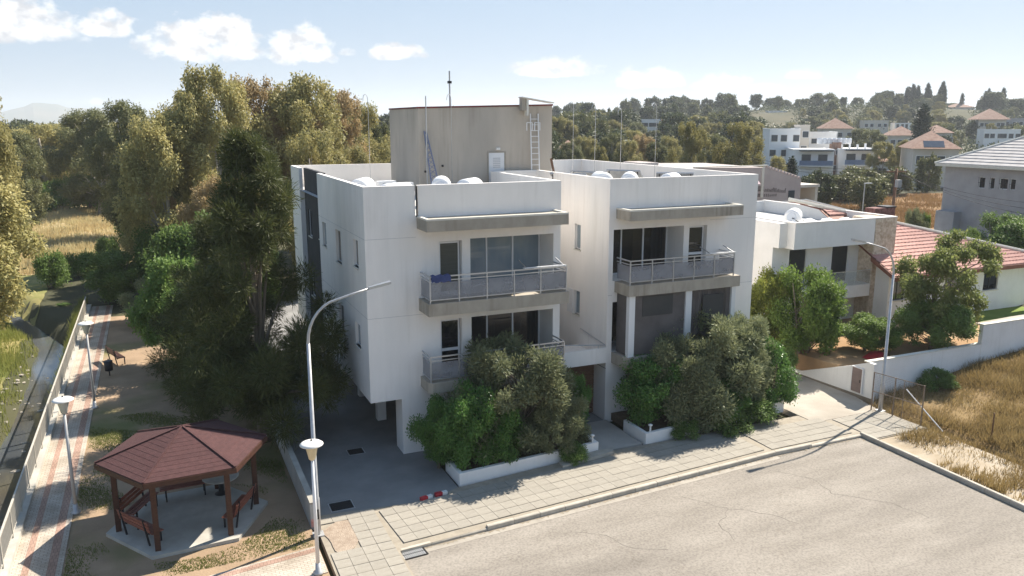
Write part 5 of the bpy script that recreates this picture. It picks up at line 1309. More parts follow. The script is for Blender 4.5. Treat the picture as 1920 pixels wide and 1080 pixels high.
part(V, 'parapet_band', mb, W_WHITE2)
part(V, 'parapet_band', MB().box(32.58, VX0 - .002, 35.4, VY1, 6.405, 7.84), W_WHITE2)
mb = MB(); mb.face([(VX0 + .2, VY0 + .2, 7.1), (VX1 - .2, VY0 + .2, 7.1), (VX1 - .2, VY1 - .2, 7.1), (VX0 + .2, VY1 - .2, 7.1)]); part(V, 'roof', mb, M_ROOFTOP)
part(V, 'parapet_band', MB().box(VX0 + .002, 39.38, VY0 + .002, VY0 + .2, 7.0, 7.858).box(VX1 - .2, VX1 - .002, VY0 + .2, VY1 - .2, 7.0, 7.858).box(VX0 + .002, VX0 + .2, VY0 + .2, VY1 - .2, 7.0, 7.858).box(VX0 + .2, VX1 - .2, VY1 - .2, VY1 - .002, 7.0, 7.858), W_WHITE2)
part(V, 'coping', MB().box(VX0 - .03, VX1 + .02, VY0 - .03, VY0 + .22, 7.862, 7.92).box(VX0 - .03, VX0 + .22, VY0 + .22, VY1, 7.862, 7.92).box(VX1 - .22, VX1 + .02, VY0 + .22, VY1, 7.862, 7.92), W_WHITE)
part(V, 'stone_pier', MB().box(39.4, 41.145, VY0 - .02, 36.6, VZ, 7.85), M_STONE)
for x0 in (33.85, 37.2):
    w = part(V, 'shutter_door', MB().box(x0 - .06, x0 - .001, 35.86, 35.99, 3.95, 6.2).box(x0 + 1.301, x0 + 1.36, 35.86, 35.99, 3.95, 6.2).box(x0, x0 + 1.3, 35.86, 35.99, 6.151, 6.2), M_ALU2)
    part(w, 'shutter', MB().box(x0 + .02, x0 + 1.28, 35.93, 35.96, 3.97, 6.14), M_SHUT)
part(V, 'balcony_slab', MB().box(33.15, 39.38, VY0, 35.89, 3.15, 3.9), W_WHITE2)
for k in range(5): part(V, 'glass_balustrade', MB().box(33.2 + k * 1.235, 34.41 + k * 1.235, VY0 + .03, VY0 + .045, 3.92, 4.75), mat('balustrade_glass', (.30, .36, .36), rough=.05, spec=.6))
_mats['balustrade_glass'].node_tree.nodes['Principled BSDF'].inputs['Alpha'].default_value = .25
part(V, 'balcony_rail', MB().box(33.2, 39.37, VY0 + .02, VY0 + .055, 4.752, 4.79), M_ALU)
part(V, 'ground_floor_window', MB().box(36.2, 38.2, 35.87, 35.895, VZ + .1, 2.9), M_GLASSD)
# red wing: wall, windows, tiled hip roof in courses
mb = MB(); wall_sheet(mb, 'y', 33.75, 39.75, 52.5, VZ, 4.75, [(39.95, 41.2, 2.95, 4.15, .14), (41.75, 42.5, 2.4, 4.15, .14), (44.6, 46.0, 2.9, 4.15, .14), (48.2, 49.6, 2.9, 4.15, .14)]); mb.face([(39.75, 33.75, VZ), (39.75, 33.75, 4.9), (39.75, 34.79, 4.9), (39.75, 34.79, VZ)])
part(V, 'wing_wall', mb, W_WHITE2)
for (x0, x1, z0, z1) in ((39.95, 41.2, 2.95, 4.15), (41.75, 42.5, 2.4, 4.15), (44.6, 46.0, 2.9, 4.15), (48.2, 49.6, 2.9, 4.15)):
    y = 33.85; e = .06; fr = MB().box(x0 + .003, x0 + e, y, y + .05, z0, z1).box(x1 - e, x1 - .003, y, y + .05, z0, z1).box(x0 + e, x1 - e, y, y + .05, z1 - e, z1).box(x0 + e, x1 - e, y, y + .05, z0, z0 + e).box((x0 + x1) / 2 - .03, (x0 + x1) / 2 + .03, y, y + .05, z0 + e, z1 - e)
    w = part(V, 'window', fr, M_DARKM); part(w, 'pane', MB().box(x0 + e, x1 - e, y + .02, y + .03, z0 + e, z1 - e), M_GLASSD); part(w, 'sill', MB().box(x0 - .08, x1 + .08, 33.68, 33.9, z0 - .07, z0 - .003), M_CREAM)
S_ = .545; rz_ = lambda y: 4.6 + S_ * (y - 32.95)
A_, Bc, Pk = (39.3, 32.95), (54.2, 32.95), (37.43, 40.25)
def xr(y): return Bc[0] + (Pk[0] - Bc[0]) * (y - 32.95) / (Pk[1] - 32.95)
rt_ = part(V, 'tiled_roof', MB().extr([(39.3, 32.97, rz_(32.97) - .09), (xr(32.97) - .1, 32.97, rz_(32.97) - .09), (xr(39.9), 39.9, rz_(39.9) - .09), (39.3, 39.3, rz_(39.3) - .09)], (0, 0, .06)), M_FASCIA)
NR = 24
for k in range(NR):
    ya, yb = 32.95 + (40.0 - 32.95) * k / NR, 32.95 + (40.0 - 32.95) * (k + 1.1) / NR
    xa = 39.3 if ya < 34.75 else (41.18 if ya < 38.4 else 39.5)
    if xr(yb) <= xa + .1: continue
    mb = MB(); m_ = max(1, int((xr(ya) - xa) / .33)); 
    za, zb = rz_(ya) + .075, rz_(yb) + .02
    top0, top1 = [], []
    for i in range(m_ * 2 + 1):                       # a wavy course: tile crowns and troughs
        f = i / (m_ * 2); dz = .028 if i % 2 else 0
        top0.append((xa + (xr(ya) - xa) * f, ya, za + dz)); top1.append((xa + (xr(yb) - xa) * f, yb, zb + dz))
    for i in range(m_ * 2): mb.face([top0[i], top0[i+1], top1[i+1], top1[i]]); mb.face([(top0[i][0], ya, za - .085), (top0[i+1][0], ya, za - .085), top0[i+1], top0[i]])
    part(rt_, 'tile_course', mb, M_TERRA)
part(rt_, 'hip_cap', MB().tube([(xr(y), y, rz_(y) + .1) for y in np.linspace(32.95, 40.2, 12)], .11, 7), M_CREAM)
part(rt_, 'fascia', MB().box(39.25, 54.2, 32.88, 32.965, 4.36, 4.6), M_FASCIA); part(rt_, 'fascia', MB().extr([(39.22, 32.88, 4.36), (39.22, 34.78, 5.3), (39.22, 34.78, 5.58), (39.22, 32.88, 4.6)], (.07, 0, 0)), M_FASCIA)
part(V, 'soffit', MB().face([(39.3, 32.95, 4.4), (39.3, 33.75, 4.74), (53.9, 33.75, 4.74), (53.9, 32.95, 4.4)]), M_CREAM)
# upper red roof slope behind the flat roof
rb = part(V, 'tiled_roof', MB().extr([(41.2, 45.6, 7.55), (41.2, 36.9, 7.0), (42.4, 37.2, 7.35), (42.3, 43.5, 7.98)], (0, 0, .05)), M_FASCIA)
for k in range(5):
    f0, f1 = k / 5, min((k + 1.1) / 5, 1)
    L0, L1 = Vector((41.18, 45.7, 7.66)), Vector((41.18, 36.8, 7.10)); U0, U1 = Vector((42.3, 43.5, 8.07)), Vector((42.4, 37.2, 7.44))
    up = Vector((0, 0, .06))
    part(rb, 'tile_course', MB().face([L0.lerp(U0, f0) + up, L1.lerp(U1, f0) + up, L1.lerp(U1, f1), L0.lerp(U0, f1)]).face([L0.lerp(U0, f0), L1.lerp(U1, f0), L1.lerp(U1, f0) + up, L0.lerp(U0, f0) + up]), M_TERRA)
part(rb, 'hip_cap', MB().tube([(42.4, 37.0, 7.44), (42.3, 43.5, 8.1), (41.2, 45.8, 7.7)], .1, 6), M_CREAM)
part(V, 'chimney', MB().box(46.8, 48.8, 41.5, 42.4, 4, 7.5), M_BRICKR, label='red stone chimney of the tiled wing'); part(V, 'chimney_cap', MB().box(47.9, 48.85, 41.45, 42.4, 7.502, 7.6), M_DARKM)
# villa roof equipment
tank((35.2, 37.2, 7.11), -.9, 'large grey tank with rings on the villa roof', 1.1, .46)
mb = MB(); 
for i in range(9):
    for j in range(5): mb.v.append((33.55 + i * .22, 35.6 + j * .35, 7.12 + .75 * math.exp(-((i - 4) / 2.2) ** 2 - ((j - 2) / 1.6) ** 2) + .05 * math.sin(i * 3.1 + j)))
for i in range(8):
    for j in range(4): a = i * 5 + j; mb.f.append((a, a + 5, a + 6, a + 1))
solo('white_tarpaulin', mb, M_TANK, 'crumpled white tarpaulin heaped on the left corner of the villa roof', 'tarpaulin')
for i, (x, y) in enumerate(((36.7, 36.9), (37.9, 36.6), (39.2, 36.4))):
    t = thing('solar_collector', ['pale flat collector on the villa roof nearest the banded tank', 'pale flat collector in the middle of the villa roof', 'pale flat collector on the villa roof nearest the stone pier'][i], 'solar panel', (x, y, 7.1), .3, 'flat collectors on the villa roof')
    lpart(t, 'casing', MB().extr([(-.5, -.7, .12), (.5, -.7, .12), (.5, .6, .55), (-.5, .6, .55)], (0, -.02, .06)), M_TANK); lpart(t, 'frame', MB().bar((-.45, .55, 0), (-.45, .55, .53), .04).bar((.45, .55, 0), (.45, .55, .53), .04).bar((-.45, -.65, 0), (-.45, -.65, .14), .04).bar((.45, -.65, 0), (.45, -.65, .14), .04), M_GALV)
# side passage clutter between block and villa
mb = MB(); 
for i in range(10): mb.v += [(27.0 + i * .12, 36.0 + .1 * math.sin(i * 1.6), 4.6), (27.0 + i * .12, 36.0 + .1 * math.sin(i * 1.6 + .4), 6.4)]
for i in range(9): mb.f.append((2*i, 2*i+2, 2*i+3, 2*i+1))
t = thing('washing_line', 'blue and lilac cloths hung in the gap between the block and the villa', 'laundry', (27.5, 36, 4)); part(t, 'blue_cloth', mb, M_BLUEC)
mb2 = MB(); mb2.v = [(a + .1, b - .3, c * .55 + 1.25) for a, b, c in mb.v]; mb2.f = list(mb.f); part(t, 'lilac_cloth', mb2, M_PINKC); part(t, 'line', MB().tube([(26.3, 36, 6.42), (28.4, 36, 6.42)], .012, 5), M_GALV); part(t, 'pole', MB().tube([(28.4, 36, .05), (28.4, 36, 6.45)], .04, 6), M_GALV)
plant('lime', 1, 'potted_climber', 'yellowish climber above the blue cloth at the edge of the block', 'plant', (27.2, 36.4, 6.3), 1.1, .55, 1.0)
solo('red_barrow', MB().extr([(33.0, 28.6, 1.0), (34.2, 28.9, 1.35), (34.2, 29.6, 1.35), (33.0, 29.4, 1.0)], (0, 0, .35)), M_REDP, 'red tub lying behind the retaining wall under the bushy tree', 'tub')
t = thing('barbecue', 'black covered round barbecue against the wall of the red wing', 'barbecue', (43.4, 32.9, 1.5)); part(t, 'cover', MB().lathe([(.5, 0), (.62, .35), (.5, .8), (.2, 1.0)], (43.4, 32.9, 1.51), 16), M_DARKM, True)

# ------------------------------------------------------------------ neighbours in the middle distance
PK = thing('pinkish_building', 'low pinkish rendered building with a stepped sloping parapet behind the villa', 'building', (47, 56, .5))
part(PK, 'wall', MB().extr([(40.5, 56, .3), (53.6, 56, .3), (53.6, 56, 8.5), (49.6, 56, 9.62), (41.8, 56, 9.75), (40.5, 56, 9.3)], (0, 9, 0)), M_PINKW)
mb = MB()
for k in range(11):
    x = 49.6 + k * .37; z = 9.62 - k * .37 * .28; mb.box(x, x + .2, 55.95, 56.3, z - .06, z + .16)
part(PK, 'parapet_block', mb, M_PINKW, kind='stuff')
part(PK, 'window', MB().box(52.2, 52.9, 55.94, 55.995, 6.3, 7.5), M_FARG)
part(PK, 'coping', MB().box(41.8, 49.6, 55.95, 56.2, 9.76, 9.84), M_CREAM); part(PK, 'pilaster', MB().box(49.0, 49.25, 55.9, 55.995, 7, 9.6), M_CREAM)
# faded dark lettering too worn to read: irregular painted strokes
mb = MB(); r_ = random.Random(4)
mb.box(48.7, 49.35, 55.98, 55.996, 7.55, 8.0); mb.box(48.7, 49.25, 55.98, 55.996, 7.05, 7.35)
for k in range(16):
    x = 49.45 + k * .155; z = 7.5 - k * .012; h = r_.uniform(.2, .42); mb.extr([(x, 55.98, z), (x + .085, 55.98, z - .02), (x + .12, 55.98, z + h), (x + .03, 55.98, z + h)], (0, .015, 0))
for k in range(7):
    x = 49.4 + k * .22; h = r_.uniform(.14, .26); mb.extr([(x, 55.98, 7.05), (x + .12, 55.98, 7.03), (x + .13, 55.98, 7.05 + h), (x + .02, 55.98, 7.05 + h)], (0, .015, 0))
part(PK, 'faded_lettering', mb, mat('faded_paint', (.10, .085, .085), (.22, .19, .18), scale=3))
part(PK, 'annex', MB().box(53.62, 55.9, 56.2, 60, .3, 6.1).box(53.62, 53.8, 56.2, 60, 6.1, 7.7).box(55.6, 55.9, 56.2, 60, 6.1, 7.7).box(53.62, 56.0, 56.1, 60, 7.7, 7.95), M_FARC)
part(PK, 'opening', MB().box(45.4, 46.0, 55.95, 55.996, 8.35, 8.75), M_FARG); part(PK, 'lean_to_roof', MB().extr([(46.1, 55.2, 8.25), (48.3, 55.2, 8.2), (48.3, 55.99, 8.85), (46.1, 55.99, 8.9)], (0, 0, .06)), mat('pink_sheet', (.45, .34, .36), (.52, .41, .42), scale=1))
TB = thing('flat_roofed_house', 'small flat roofed house with teal edged parapet behind the right wing roof', 'house', (38, 58, .3)); part(TB, 'wall', MB().box(34.5, 42.2, 58, 64, .2, 9.0), M_FARW); part(TB, 'coping', MB().box(34.4, 42.3, 57.9, 58.3, 9.001, 9.35), M_TEAL); part(TB, 'stair_box', MB().box(38.5, 40.2, 59, 62, 9.0, 10.1), M_PINKW)

GH = thing('grey_house', 'big grey rendered house with pale tiled hip roof at the right edge', 'house', (64, 40, 2))
GXW = 64.
ops = [(44.35, 44.85, 8.1, 8.98, .15), (45.25, 45.75, 8.1, 8.98, .15), (43.05, 43.55, 8.1, 8.98, .15), (42.2, 42.7, 8.1, 8.98, .15), (44.35, 45.0, 5.2, 6.1, .15), (38, 39, 8.1, 9, .15)]
ops = [(45.75, 46.35, 8.05, 9.0, .15), (44.9, 45.35, 8.05, 9.0, .15), (43.75, 44.5, 8.1, 9.0, .15), (43.1, 43.6, 8.1, 9.0, .15), (44.5, 45.0, 5.2, 6.1, .15), (37, 38, 8.05, 9, .15)]
mb = MB(); wall_sheet(mb, 'x', GXW, 26, 49.6, 1.2, 9.9, ops); wall_sheet(mb, 'y', 49.6, GXW, 76, 1.2, 9.9, [], -1); wall_sheet(mb, 'y', 26, GXW, 76, 1.2, 9.9, []); wall_sheet(mb, 'x', 76, 26, 49.6, 1.2, 9.9, [], -1)
part(GH, 'wall', mb, M_GREYW)
for o in ops:
    y0, y1, z0, z1, _ = o; x = GXW + .1; fr = MB().box(x, x + .05, y0, y0 + .05, z0, z1).box(x, x + .05, y1 - .05, y1, z0, z1).box(x, x + .05, y0 + .05, y1 - .05, z1 - .05, z1).box(x, x + .05, y0 + .05, y1 - .05, z0, z0 + .05)
    w = part(GH, 'window', fr, M_ALU2); part(w, 'pane', MB().box(x + .02, x + .03, y0 + .05, y1 - .05, z0 + .05, z1 - .05), M_GLASSD)
    part(w, 'grille', MB().box(GXW - .02, GXW - .005, (y0 + y1) / 2 - .015, (y0 + y1) / 2 + .015, z0, z1).box(GXW - .02, GXW - .005, y0, y1, (z0 + z1) / 2 - .015, (z0 + z1) / 2 + .015), M_DARKM)
part(GH, 'porch', MB().box(GXW - .9, GXW - .003, 47.6, 49.4, 1.2, 5.9), M_GREYW)
part(GH, 'eaves_board', MB().box(63.4, 63.52, 25.4, 50.2, 9.75, 10.0).box(63.52, 76.6, 50.08, 50.2, 9.75, 10.0), M_CREAM)
gr = part(GH, 'tiled_roof', MB().face([(63.45, 25.4, 9.93), (63.45, 50.2, 9.93), (70, 44.2, 13.0), (70, 31.4, 13.0)][::-1]).face([(63.45, 50.2, 9.93), (76.6, 50.2, 9.93), (70, 44.2, 13.0)][::-1]).face([(76.6, 50.2, 9.93), (76.6, 25.4, 9.93), (70, 31.4, 13.0), (70, 44.2, 13.0)][::-1]).face([(63.45, 25.4, 9.93), (76.6, 25.4, 9.93), (70, 31.4, 13.0)]), M_GREYT)
for k in range(13):
    f0, f1 = k / 13, min((k + 1.08) / 13, 1)
    P = lambda f, s: Vector((63.45, (25.4, 50.2)[s], 9.98)).lerp(Vector((70, (31.4, 44.2)[s], 13.05)), f)
    up = Vector((0, 0, .07)); dn = Vector((0, 0, .012))
    part(gr, 'tile_course', MB().face([P(f0, 1) + up, P(f0, 0) + up, P(f1, 0) + dn, P(f1, 1) + dn]).face([P(f0, 1), P(f0, 0), P(f0, 0) + up, P(f0, 1) + up]), M_GREYT)
    Q = lambda f, s: Vector(((63.45, 76.6)[s], 50.2, 9.98)).lerp(Vector((70, 44.2, 13.05)), f)
    if k < 12: part(gr, 'tile_course', MB().face([Q(f0, 1) + up, Q(f0, 0) + up, Q(f1, 0) + dn, Q(f1, 1) + dn]), M_GREYT)
part(gr, 'ridge_cap', MB().tube([(63.4, 50.25, 9.98), (70, 44.2, 13.1), (70, 31.4, 13.1)], .13, 7), M_CREAM)
# a second lower gable facing the camera
part(GH, 'chimney', MB().box(69.2, 69.75, 40.2, 40.8, 12.4, 14.9), M_FARW); part(GH, 'chimney_cap', MB().box(69.1, 69.85, 40.1, 40.9, 14.901, 15.05), M_CREAM)
part(GH, 'roof_window', MB().extr([(65.9, 36.8, 11.2), (65.9, 38.4, 11.2), (67.6, 38.4, 12.0), (67.6, 36.8, 12.0)], (-.05, 0, .1)), M_GLASSD)
solo('yard_wall', MB().box(60.5, 63.0, 47.5, 47.8, 1.0, 3.7).box(55, 60.5, 49.5, 49.8, 1.0, 3.5), M_FARC, 'low cream yard wall at the foot of the grey house', 'wall')

def car(loc, rz, label, m, grp=None):
    t = thing('parked_car', label, 'car', loc, rz, grp)
    bd = MB().extr([(-2.1, -.85, .32), (2.1, -.85, .32), (2.15, -.85, .62), (1.95, -.85, .86), (.95, -.85, .95), (-1.95, -.85, .98), (-2.15, -.85, .75)], (0, 1.7, 0)); lpart(t, 'body', bd, m)
    n = 0; cb = MB(); b0 = [(.95, .95), (.25, 1.42), (-1.35, 1.44), (-1.95, .99)]
    cb.extr([(x, -.74, z) for x, z in b0], (0, 1.48, 0)); lpart(t, 'cabin', cb, m)
    for s in (-1, 1):
        lpart(t, 'side_window', MB().extr([(.8, s * .75, 1.0), (.2, s * .75, 1.37), (-1.28, s * .75, 1.39), (-1.75, s * .75, 1.02)][::s], (0, s * .012, 0)), M_GLASSD)
        lpart(t, 'headlight', MB().box(2.05, 2.14, s * .62 - .16, s * .62 + .16, .64, .76), M_ALU2)
        for x in (-1.3, 1.3):
            w = lpart(t, 'wheel', MB().lathe([(.24, -.1), (.32, -.08), (.32, .08), (.24, .1)], (x, s * .78, .32), 16, 'y'), M_TYRE); lpart(w, 'hubcap', MB().lathe([(.2, -.112), (.2, .112)], (x, s * .78, .32), 12, 'y'), M_ALU)
    lpart(t, 'windscreen', MB().extr([(.955, -.68, .985), (.955, .68, .985), (.28, .66, 1.40), (.28, -.66, 1.40)], (.03, 0, .02)), M_GLASSD)
    return t
x, y = at(1697, 66); car((x, y, float(th(x, y))), 2.4, 'white car parked behind the villa roof beside the wooden pole', M_CARW)
x, y = at(1727, 70); car((x, y, float(th(x, y))), 2.9, 'white car parked behind the grey green bush near the grey house', M_CARW)
x, y = at(1677, 132); car((x, y, float(th(x, y)) + .1), 2.6, 'pale blue car on the far road beyond the red field', M_CARB)
tree_at('olive', 1, 'olive_shrub', 'round grey green bush beside the white car near the wooden pole', 'shrub', 1733, 66, 388, 27, 1.0)
tree_at('gard', 2, 'bush', 'small bright bush between the round grey green bush and the grey house', 'bush', 1757, 66, 398, 9, 1.0)
# poles and wires
x, y = at(1690, 66); PX, PY, PZ = x, y, float(th(x, y)); PT = zof(316, 66)
t = thing('utility_pole', 'brown wooden utility pole with a cross arm in front of the red field', 'pole', (x, y, PZ)); part(t, 'pole', MB().tube([(x, y, PZ - .2), (x, y, PT)], [.15, .11], 8), M_POLE, True)
part(t, 'cross_arm', MB().bar((x - .75, y + .34, PT - .25), (x + .75, y - .34, PT - .25), .1), M_POLE); part(t, 'transformer_box', MB().box(x - .2, x + .2, y - .45, y - .13, PT - 1.5, PT - .9), M_GALV)
for k in (-.65, 0, .65): part(t, 'insulator', MB().lathe([(.05, 0), (.06, .08), (.02, .14)], (x + k, y - k * .45, PT - .2), 8), M_LAMPW)
def wire(p, q, sag): return [tuple(Vector(p).lerp(Vector(q), f) - Vector((0, 0, sag * 4 * f * (1 - f)))) for f in [i / 14 for i in range(15)]]
x2, y2 = at(1330, 120); x3, y3 = at(2080, 60)
for k, (a, lab) in enumerate(((-.65, 'highest'), (0., 'middle'), (.65, 'lowest'))):
    mb = MB(); mb.tube(wire((x + a, y - a * .45, PT - .06 - k * .25), (x2, y2, 10.6 - k * .5), 1.1), .018, 4); mb.tube(wire((x + a, y - a * .45, PT - .06 - k * .25), (x3, y3, 7.4 - k * .6), .8), .018, 4)
    o = link('overhead_wire', mb.mesh('overhead_wire', M_DARKM)); tag(o, 'black overhead wire on the cross arm of the wooden pole, %s of the three' % lab, 'wire', 'wires carried by the wooden utility pole')
x, y = at(1632, 80); z = float(th(x, y)); t = thing('road_lamp', 'thin grey road lamp standing in the red field beside the big bush', 'lamp', (x, y, z)); part(t, 'pole', MB().tube([(x, y, z), (x, y, zof(345, 80))], .06, 6), M_GALV); part(t, 'lamp_head', MB().box(x - .05, x + .9, y - .1, y + .1, zof(345, 80), zof(345, 80) + .1), M_ALU)

# ------------------------------------------------------------------ town on the slope
M_RED = M_TERRA2
def house(label, px0, px1, top, base, d, depth=9, wallm=M_FARW, roof=None, rise=2.2, rows=2, cols=4, over=.5, name='town_house', ww=1.2, wh=1.3, turn=0., cat='house'):
    """a house standing on the slope at axial distance d, turned towards the street"""
    pc = (px0 + px1) / 2; x, y = at(pc, d); w = (px1 - px0) / 1532. * d; z1 = zof(top, d); z0 = min(zof(base, d), float(th(x, y))) - .5
    t = thing(name, label, cat, (x, y, z0), R(-YAW) - math.atan((pc - 960) / 1532.) * .55 + turn)
    h = z1 - z0; lpart(t, 'wall', MB().box(-w/2, w/2, 0, depth, 0, h), wallm)
    if roof is not None:
        e = over; a = [(-w/2 - e, -e, h), (w/2 + e, -e, h), (w/2 + e, depth + e, h), (-w/2 - e, depth + e, h)]; k = min(w, depth) / 2
        r0, r1 = ((-w/2 + k, depth/2, h + rise), (w/2 - k + .01, depth/2, h + rise))
        lpart(t, 'roof', MB().face([a[0], a[1], r1, r0]).face([a[1], a[2], r1]).face([a[2], a[3], r0, r1]).face([a[3], a[0], r0]).face(a[::-1]), roof)
    else:
        lpart(t, 'parapet', MB().box(-w/2 - .08, w/2 + .08, -.08, .2, h - .15, h + .12).box(-w/2 - .08, -w/2 + .2, .2, depth, h - .15, h + .12).box(w/2 - .2, w/2 + .08, .2, depth, h - .15, h + .12), wallm)
    vis = min(h - .6, 3.1 * rows)
    for j in range(rows):
        zc = h - 1.9 - j * 3.1
        if zc < .8: break
        for i in range(cols):
            xc = -w/2 + w * (i + .5) / cols + .25 * math.sin(i * 2.3 + j + pc)
            wd = lpart(t, 'window', MB().box(xc - ww/2 - .08, xc + ww/2 + .08, -.06, -.003, zc - wh/2 - .08, zc + wh/2 + .08), M_CREAM if wallm is M_FARW else M_FARW); lpart(wd, 'pane', MB().box(xc - ww/2, xc + ww/2, -.075, -.061, zc - wh/2, zc + wh/2), M_FARG)
    return t, w, h
def flats(label, px0, px1, top, base, d, name='apartment_building'):
    t, w, h = house(label, px0, px1, top, base, d, 12, M_FARW, None, rows=0, cols=0, name=name, cat='building')
    lpart(t, 'roof_slab', MB().box(-w/2 + 1, w/2 - .4, -1.6, -.081, h - .25, h), M_FARG)
    for j in range(3):
        z = h - 3.0 - 3.1 * j
        if z < .3: break
        s = lpart(t, 'balcony', MB().box(-w/2 + 1, w/2 - .4, -1.6, -.003, z - .2, z), M_FARW); 
        lpart(s, 'balustrade', MB().box(-w/2 + 1, w/2 - .4, -1.62, -1.56, z + .001, z + .95), M_BLUE)
        for i in range(2):
            xc = -w/2 + 1 + (w - 1.4) * (.22 + .5 * i); wd = lpart(t, 'balcony_door', MB().box(xc - .9, xc + 1.0, -.06, -.004, z + .001, z + 2.2), M_ALU2); lpart(wd, 'pane', MB().box(xc - .82, xc + .92, -.075, -.061, z + .06, z + 2.1), M_FARG)
    return t, w, h
t, w, h = flats('white apartment house with blue balconies, left of the brown stair tower', 1494, 1567, 281, 330, 160)
t, w, h = flats('white apartment house with blue balconies, right of the brown stair tower', 1580, 1647, 280, 330, 163)
for k in range(5): lpart(t, 'chimney', MB().box(-w/2 + .8 + k * 1.5, -w/2 + 1.15 + k * 1.5, 3, 3.4, h, h + .9 + .2 * (k % 2)), M_FARW)
house('narrow brown stair tower between the two blue balconied houses', 1567, 1580, 268, 330, 166, 5, M_TERRA2, None, rows=2, cols=1, name='stair_tower', ww=.6, wh=.9, cat='tower')
house('tall white apartment block with small windows behind the willowy trees', 1446, 1501, 242, 330, 172, 12, M_FARW, None, rows=2, cols=3, name='apartment_building', cat='building')
house('grey beige stair block joined to the tall white apartment block', 1501, 1519, 235, 330, 174, 8, M_FARC, None, rows=2, cols=1, name='stair_tower', cat='tower')
t, w, h = house('white penthouse block above the left blue balconied house', 1519, 1570, 248, 300, 178, 9, M_FARW, None, rows=1, cols=1, name='apartment_building', ww=4, wh=1, cat='building')
for k in range(7): 
    x, y = at(1540 + k * 9, 168); solo('roof_tank', MB().lathe([(.5, 0), (.62, .2), (.62, 1.0), (.5, 1.2)], (x, y, zof(270, 168)), 12), M_TANK, 'white tank in the row above the blue balconied houses', 'water tank', 'row of white tanks above the blue balconied houses')
    x0 = x
house('white tower house with vertical openings left of the tall cypress', 1680, 1714, 231, 250, 330, 9, M_FARW, None, rows=1, cols=4, ww=.9, wh=3)
house('long house with red roof behind the brown stair tower', 1545, 1598, 241, 256, 250, 10, M_FARC, M_RED, 3.2, 1, 4)
house('pale house with flat roof among trees right of the red roofed long house', 1620, 1665, 226, 245, 330, 9, M_FARC, None, rows=1, cols=4)
house('red roofed house with solar panels nearest the grey house roof', 1722, 1800, 279, 310, 140, 11, M_FARC, M_RED, 3.0, 1, 4)
x, y = at(1755, 139); z = zof(268, 139)
t = thing('solar_collector', 'dark solar panels on the red roof near the grey house', 'solar panel', (x, y, z), R(-44)); lpart(t, 'panel', MB().extr([(-1.6, -1.2, -.75), (1.6, -1.2, -.75), (1.6, .8, .25), (-1.6, .8, .25)], (0, -.05, .1)), M_SOLAR)
house('low red roofed house left of the tall cypress', 1672, 1722, 254, 275, 230, 9, M_FARC, M_RED, 2.6, 1, 4)
house('red roofed bungalow right of the tall cypress', 1742, 1786, 249, 268, 230, 9, M_FARC, M_RED, 2.2, 1, 5)
house('large villa with broad light red roof below the cypress hill', 1838, 1884, 224, 246, 300, 12, M_FARC, M_RED, 4.0, 2, 5, 1.2)
house('grey flat roofed block right of the large light red roof', 1886, 1918, 222, 245, 310, 10, M_GREYW, None, rows=1, cols=3)
house('sprawling white house in front of the large light red roof', 1852, 1912, 243, 258, 250, 9, M_FARW, None, rows=1, cols=6)
house('tan villa on top of the cypress hill', 1775, 1822, 201, 215, 520, 14, M_FARC, M_RED, 2.5, 1, 7)
house('white modern villa on the ridge, its left part', 1420, 1436, 212, 222, 440, 10, M_FARW, None, rows=1, cols=2, ww=2)
house('white modern villa on the ridge, its wide main part', 1440, 1474, 208, 222, 440, 12, M_FARW, None, rows=1, cols=4, ww=2)
house('white house with an orange end wall in the trees right of the tower', 1204, 1240, 224, 238, 300, 9, M_FARW, None, rows=1, cols=6)
house('orange end block of the white house in the trees', 1241, 1250, 225, 238, 298, 9, mat('orange_wall', (.50, .20, .06), (.56, .26, .09), scale=.5), None, rows=0, cols=0)
house('house with terracotta roof peeping out right of the rooftop tower', 1050, 1084, 280, 292, 150, 9, M_FARC, M_RED, 1.6, 1, 3)
house('pale house on the ridge behind the pines right of the tower', 1150, 1172, 214, 224, 480, 9, M_FARW, None, rows=1, cols=3)
house('cream house among the ridge pines above the willowy trees', 1330, 1352, 228, 238, 330, 9, M_FARC, None, rows=1, cols=3)
house('small house with white wall between the red field bushes and the villas', 1652, 1672, 303, 330, 150, 6, M_FARW, M_RED, 1.2, 1, 1)

# ------------------------------------------------------------------ far trees
G_W = 'tall trees in the row behind the right wing'
row = [(1070, 120, 262, 30, 'eucd'), (1098, 126, 250, 28, 'euc'), (1124, 118, 268, 26, 'will'), (1150, 128, 245, 30, 'eucd'), (1178, 122, 258, 28, 'euc'), (1206, 130, 246, 30, 'eucb'), (1232, 120, 262, 26, 'eucd'), (1256, 128, 250, 24, 'euc')]
names = ['first dark', 'second olive', 'third low yellowish', 'fourth dark', 'fifth olive', 'sixth bronze', 'seventh dark', 'eighth olive']
for i, (px, d, top, hp, k) in enumerate(row): tree_at(k, 1 + i % 3, 'tall_tree', names[i] + ' tree of the row behind the right wing, counted from the rooftop tower', 'tree', px, d, top, hp, i * 1.1, G_W)
tree_at('will', 1, 'willowy_tree', 'large willowy golden green tree behind the right wing, the left of two', 'tree', 1296, 106, 222, 44, 1.0, G_W)
tree_at('will', 2, 'willowy_tree', 'large willowy golden green tree behind the right wing, the right of two', 'tree', 1388, 106, 222, 50, 2.0, G_W)
tree_at('eucd', 2, 'tall_tree', 'dark tree between the two large willowy trees', 'tree', 1345, 112, 246, 34, 2.0, G_W)
tree_at('euc', 2, 'tall_tree', 'loose tree in front of the tall white apartment block', 'tree', 1460, 108, 288, 24, 2.5, G_W)
tree_at('cypress', 1, 'cypress_tree', 'dark pointed young cypress at the left of the blue balconied houses', 'cypress', 1490, 110, 296, 12, .3)
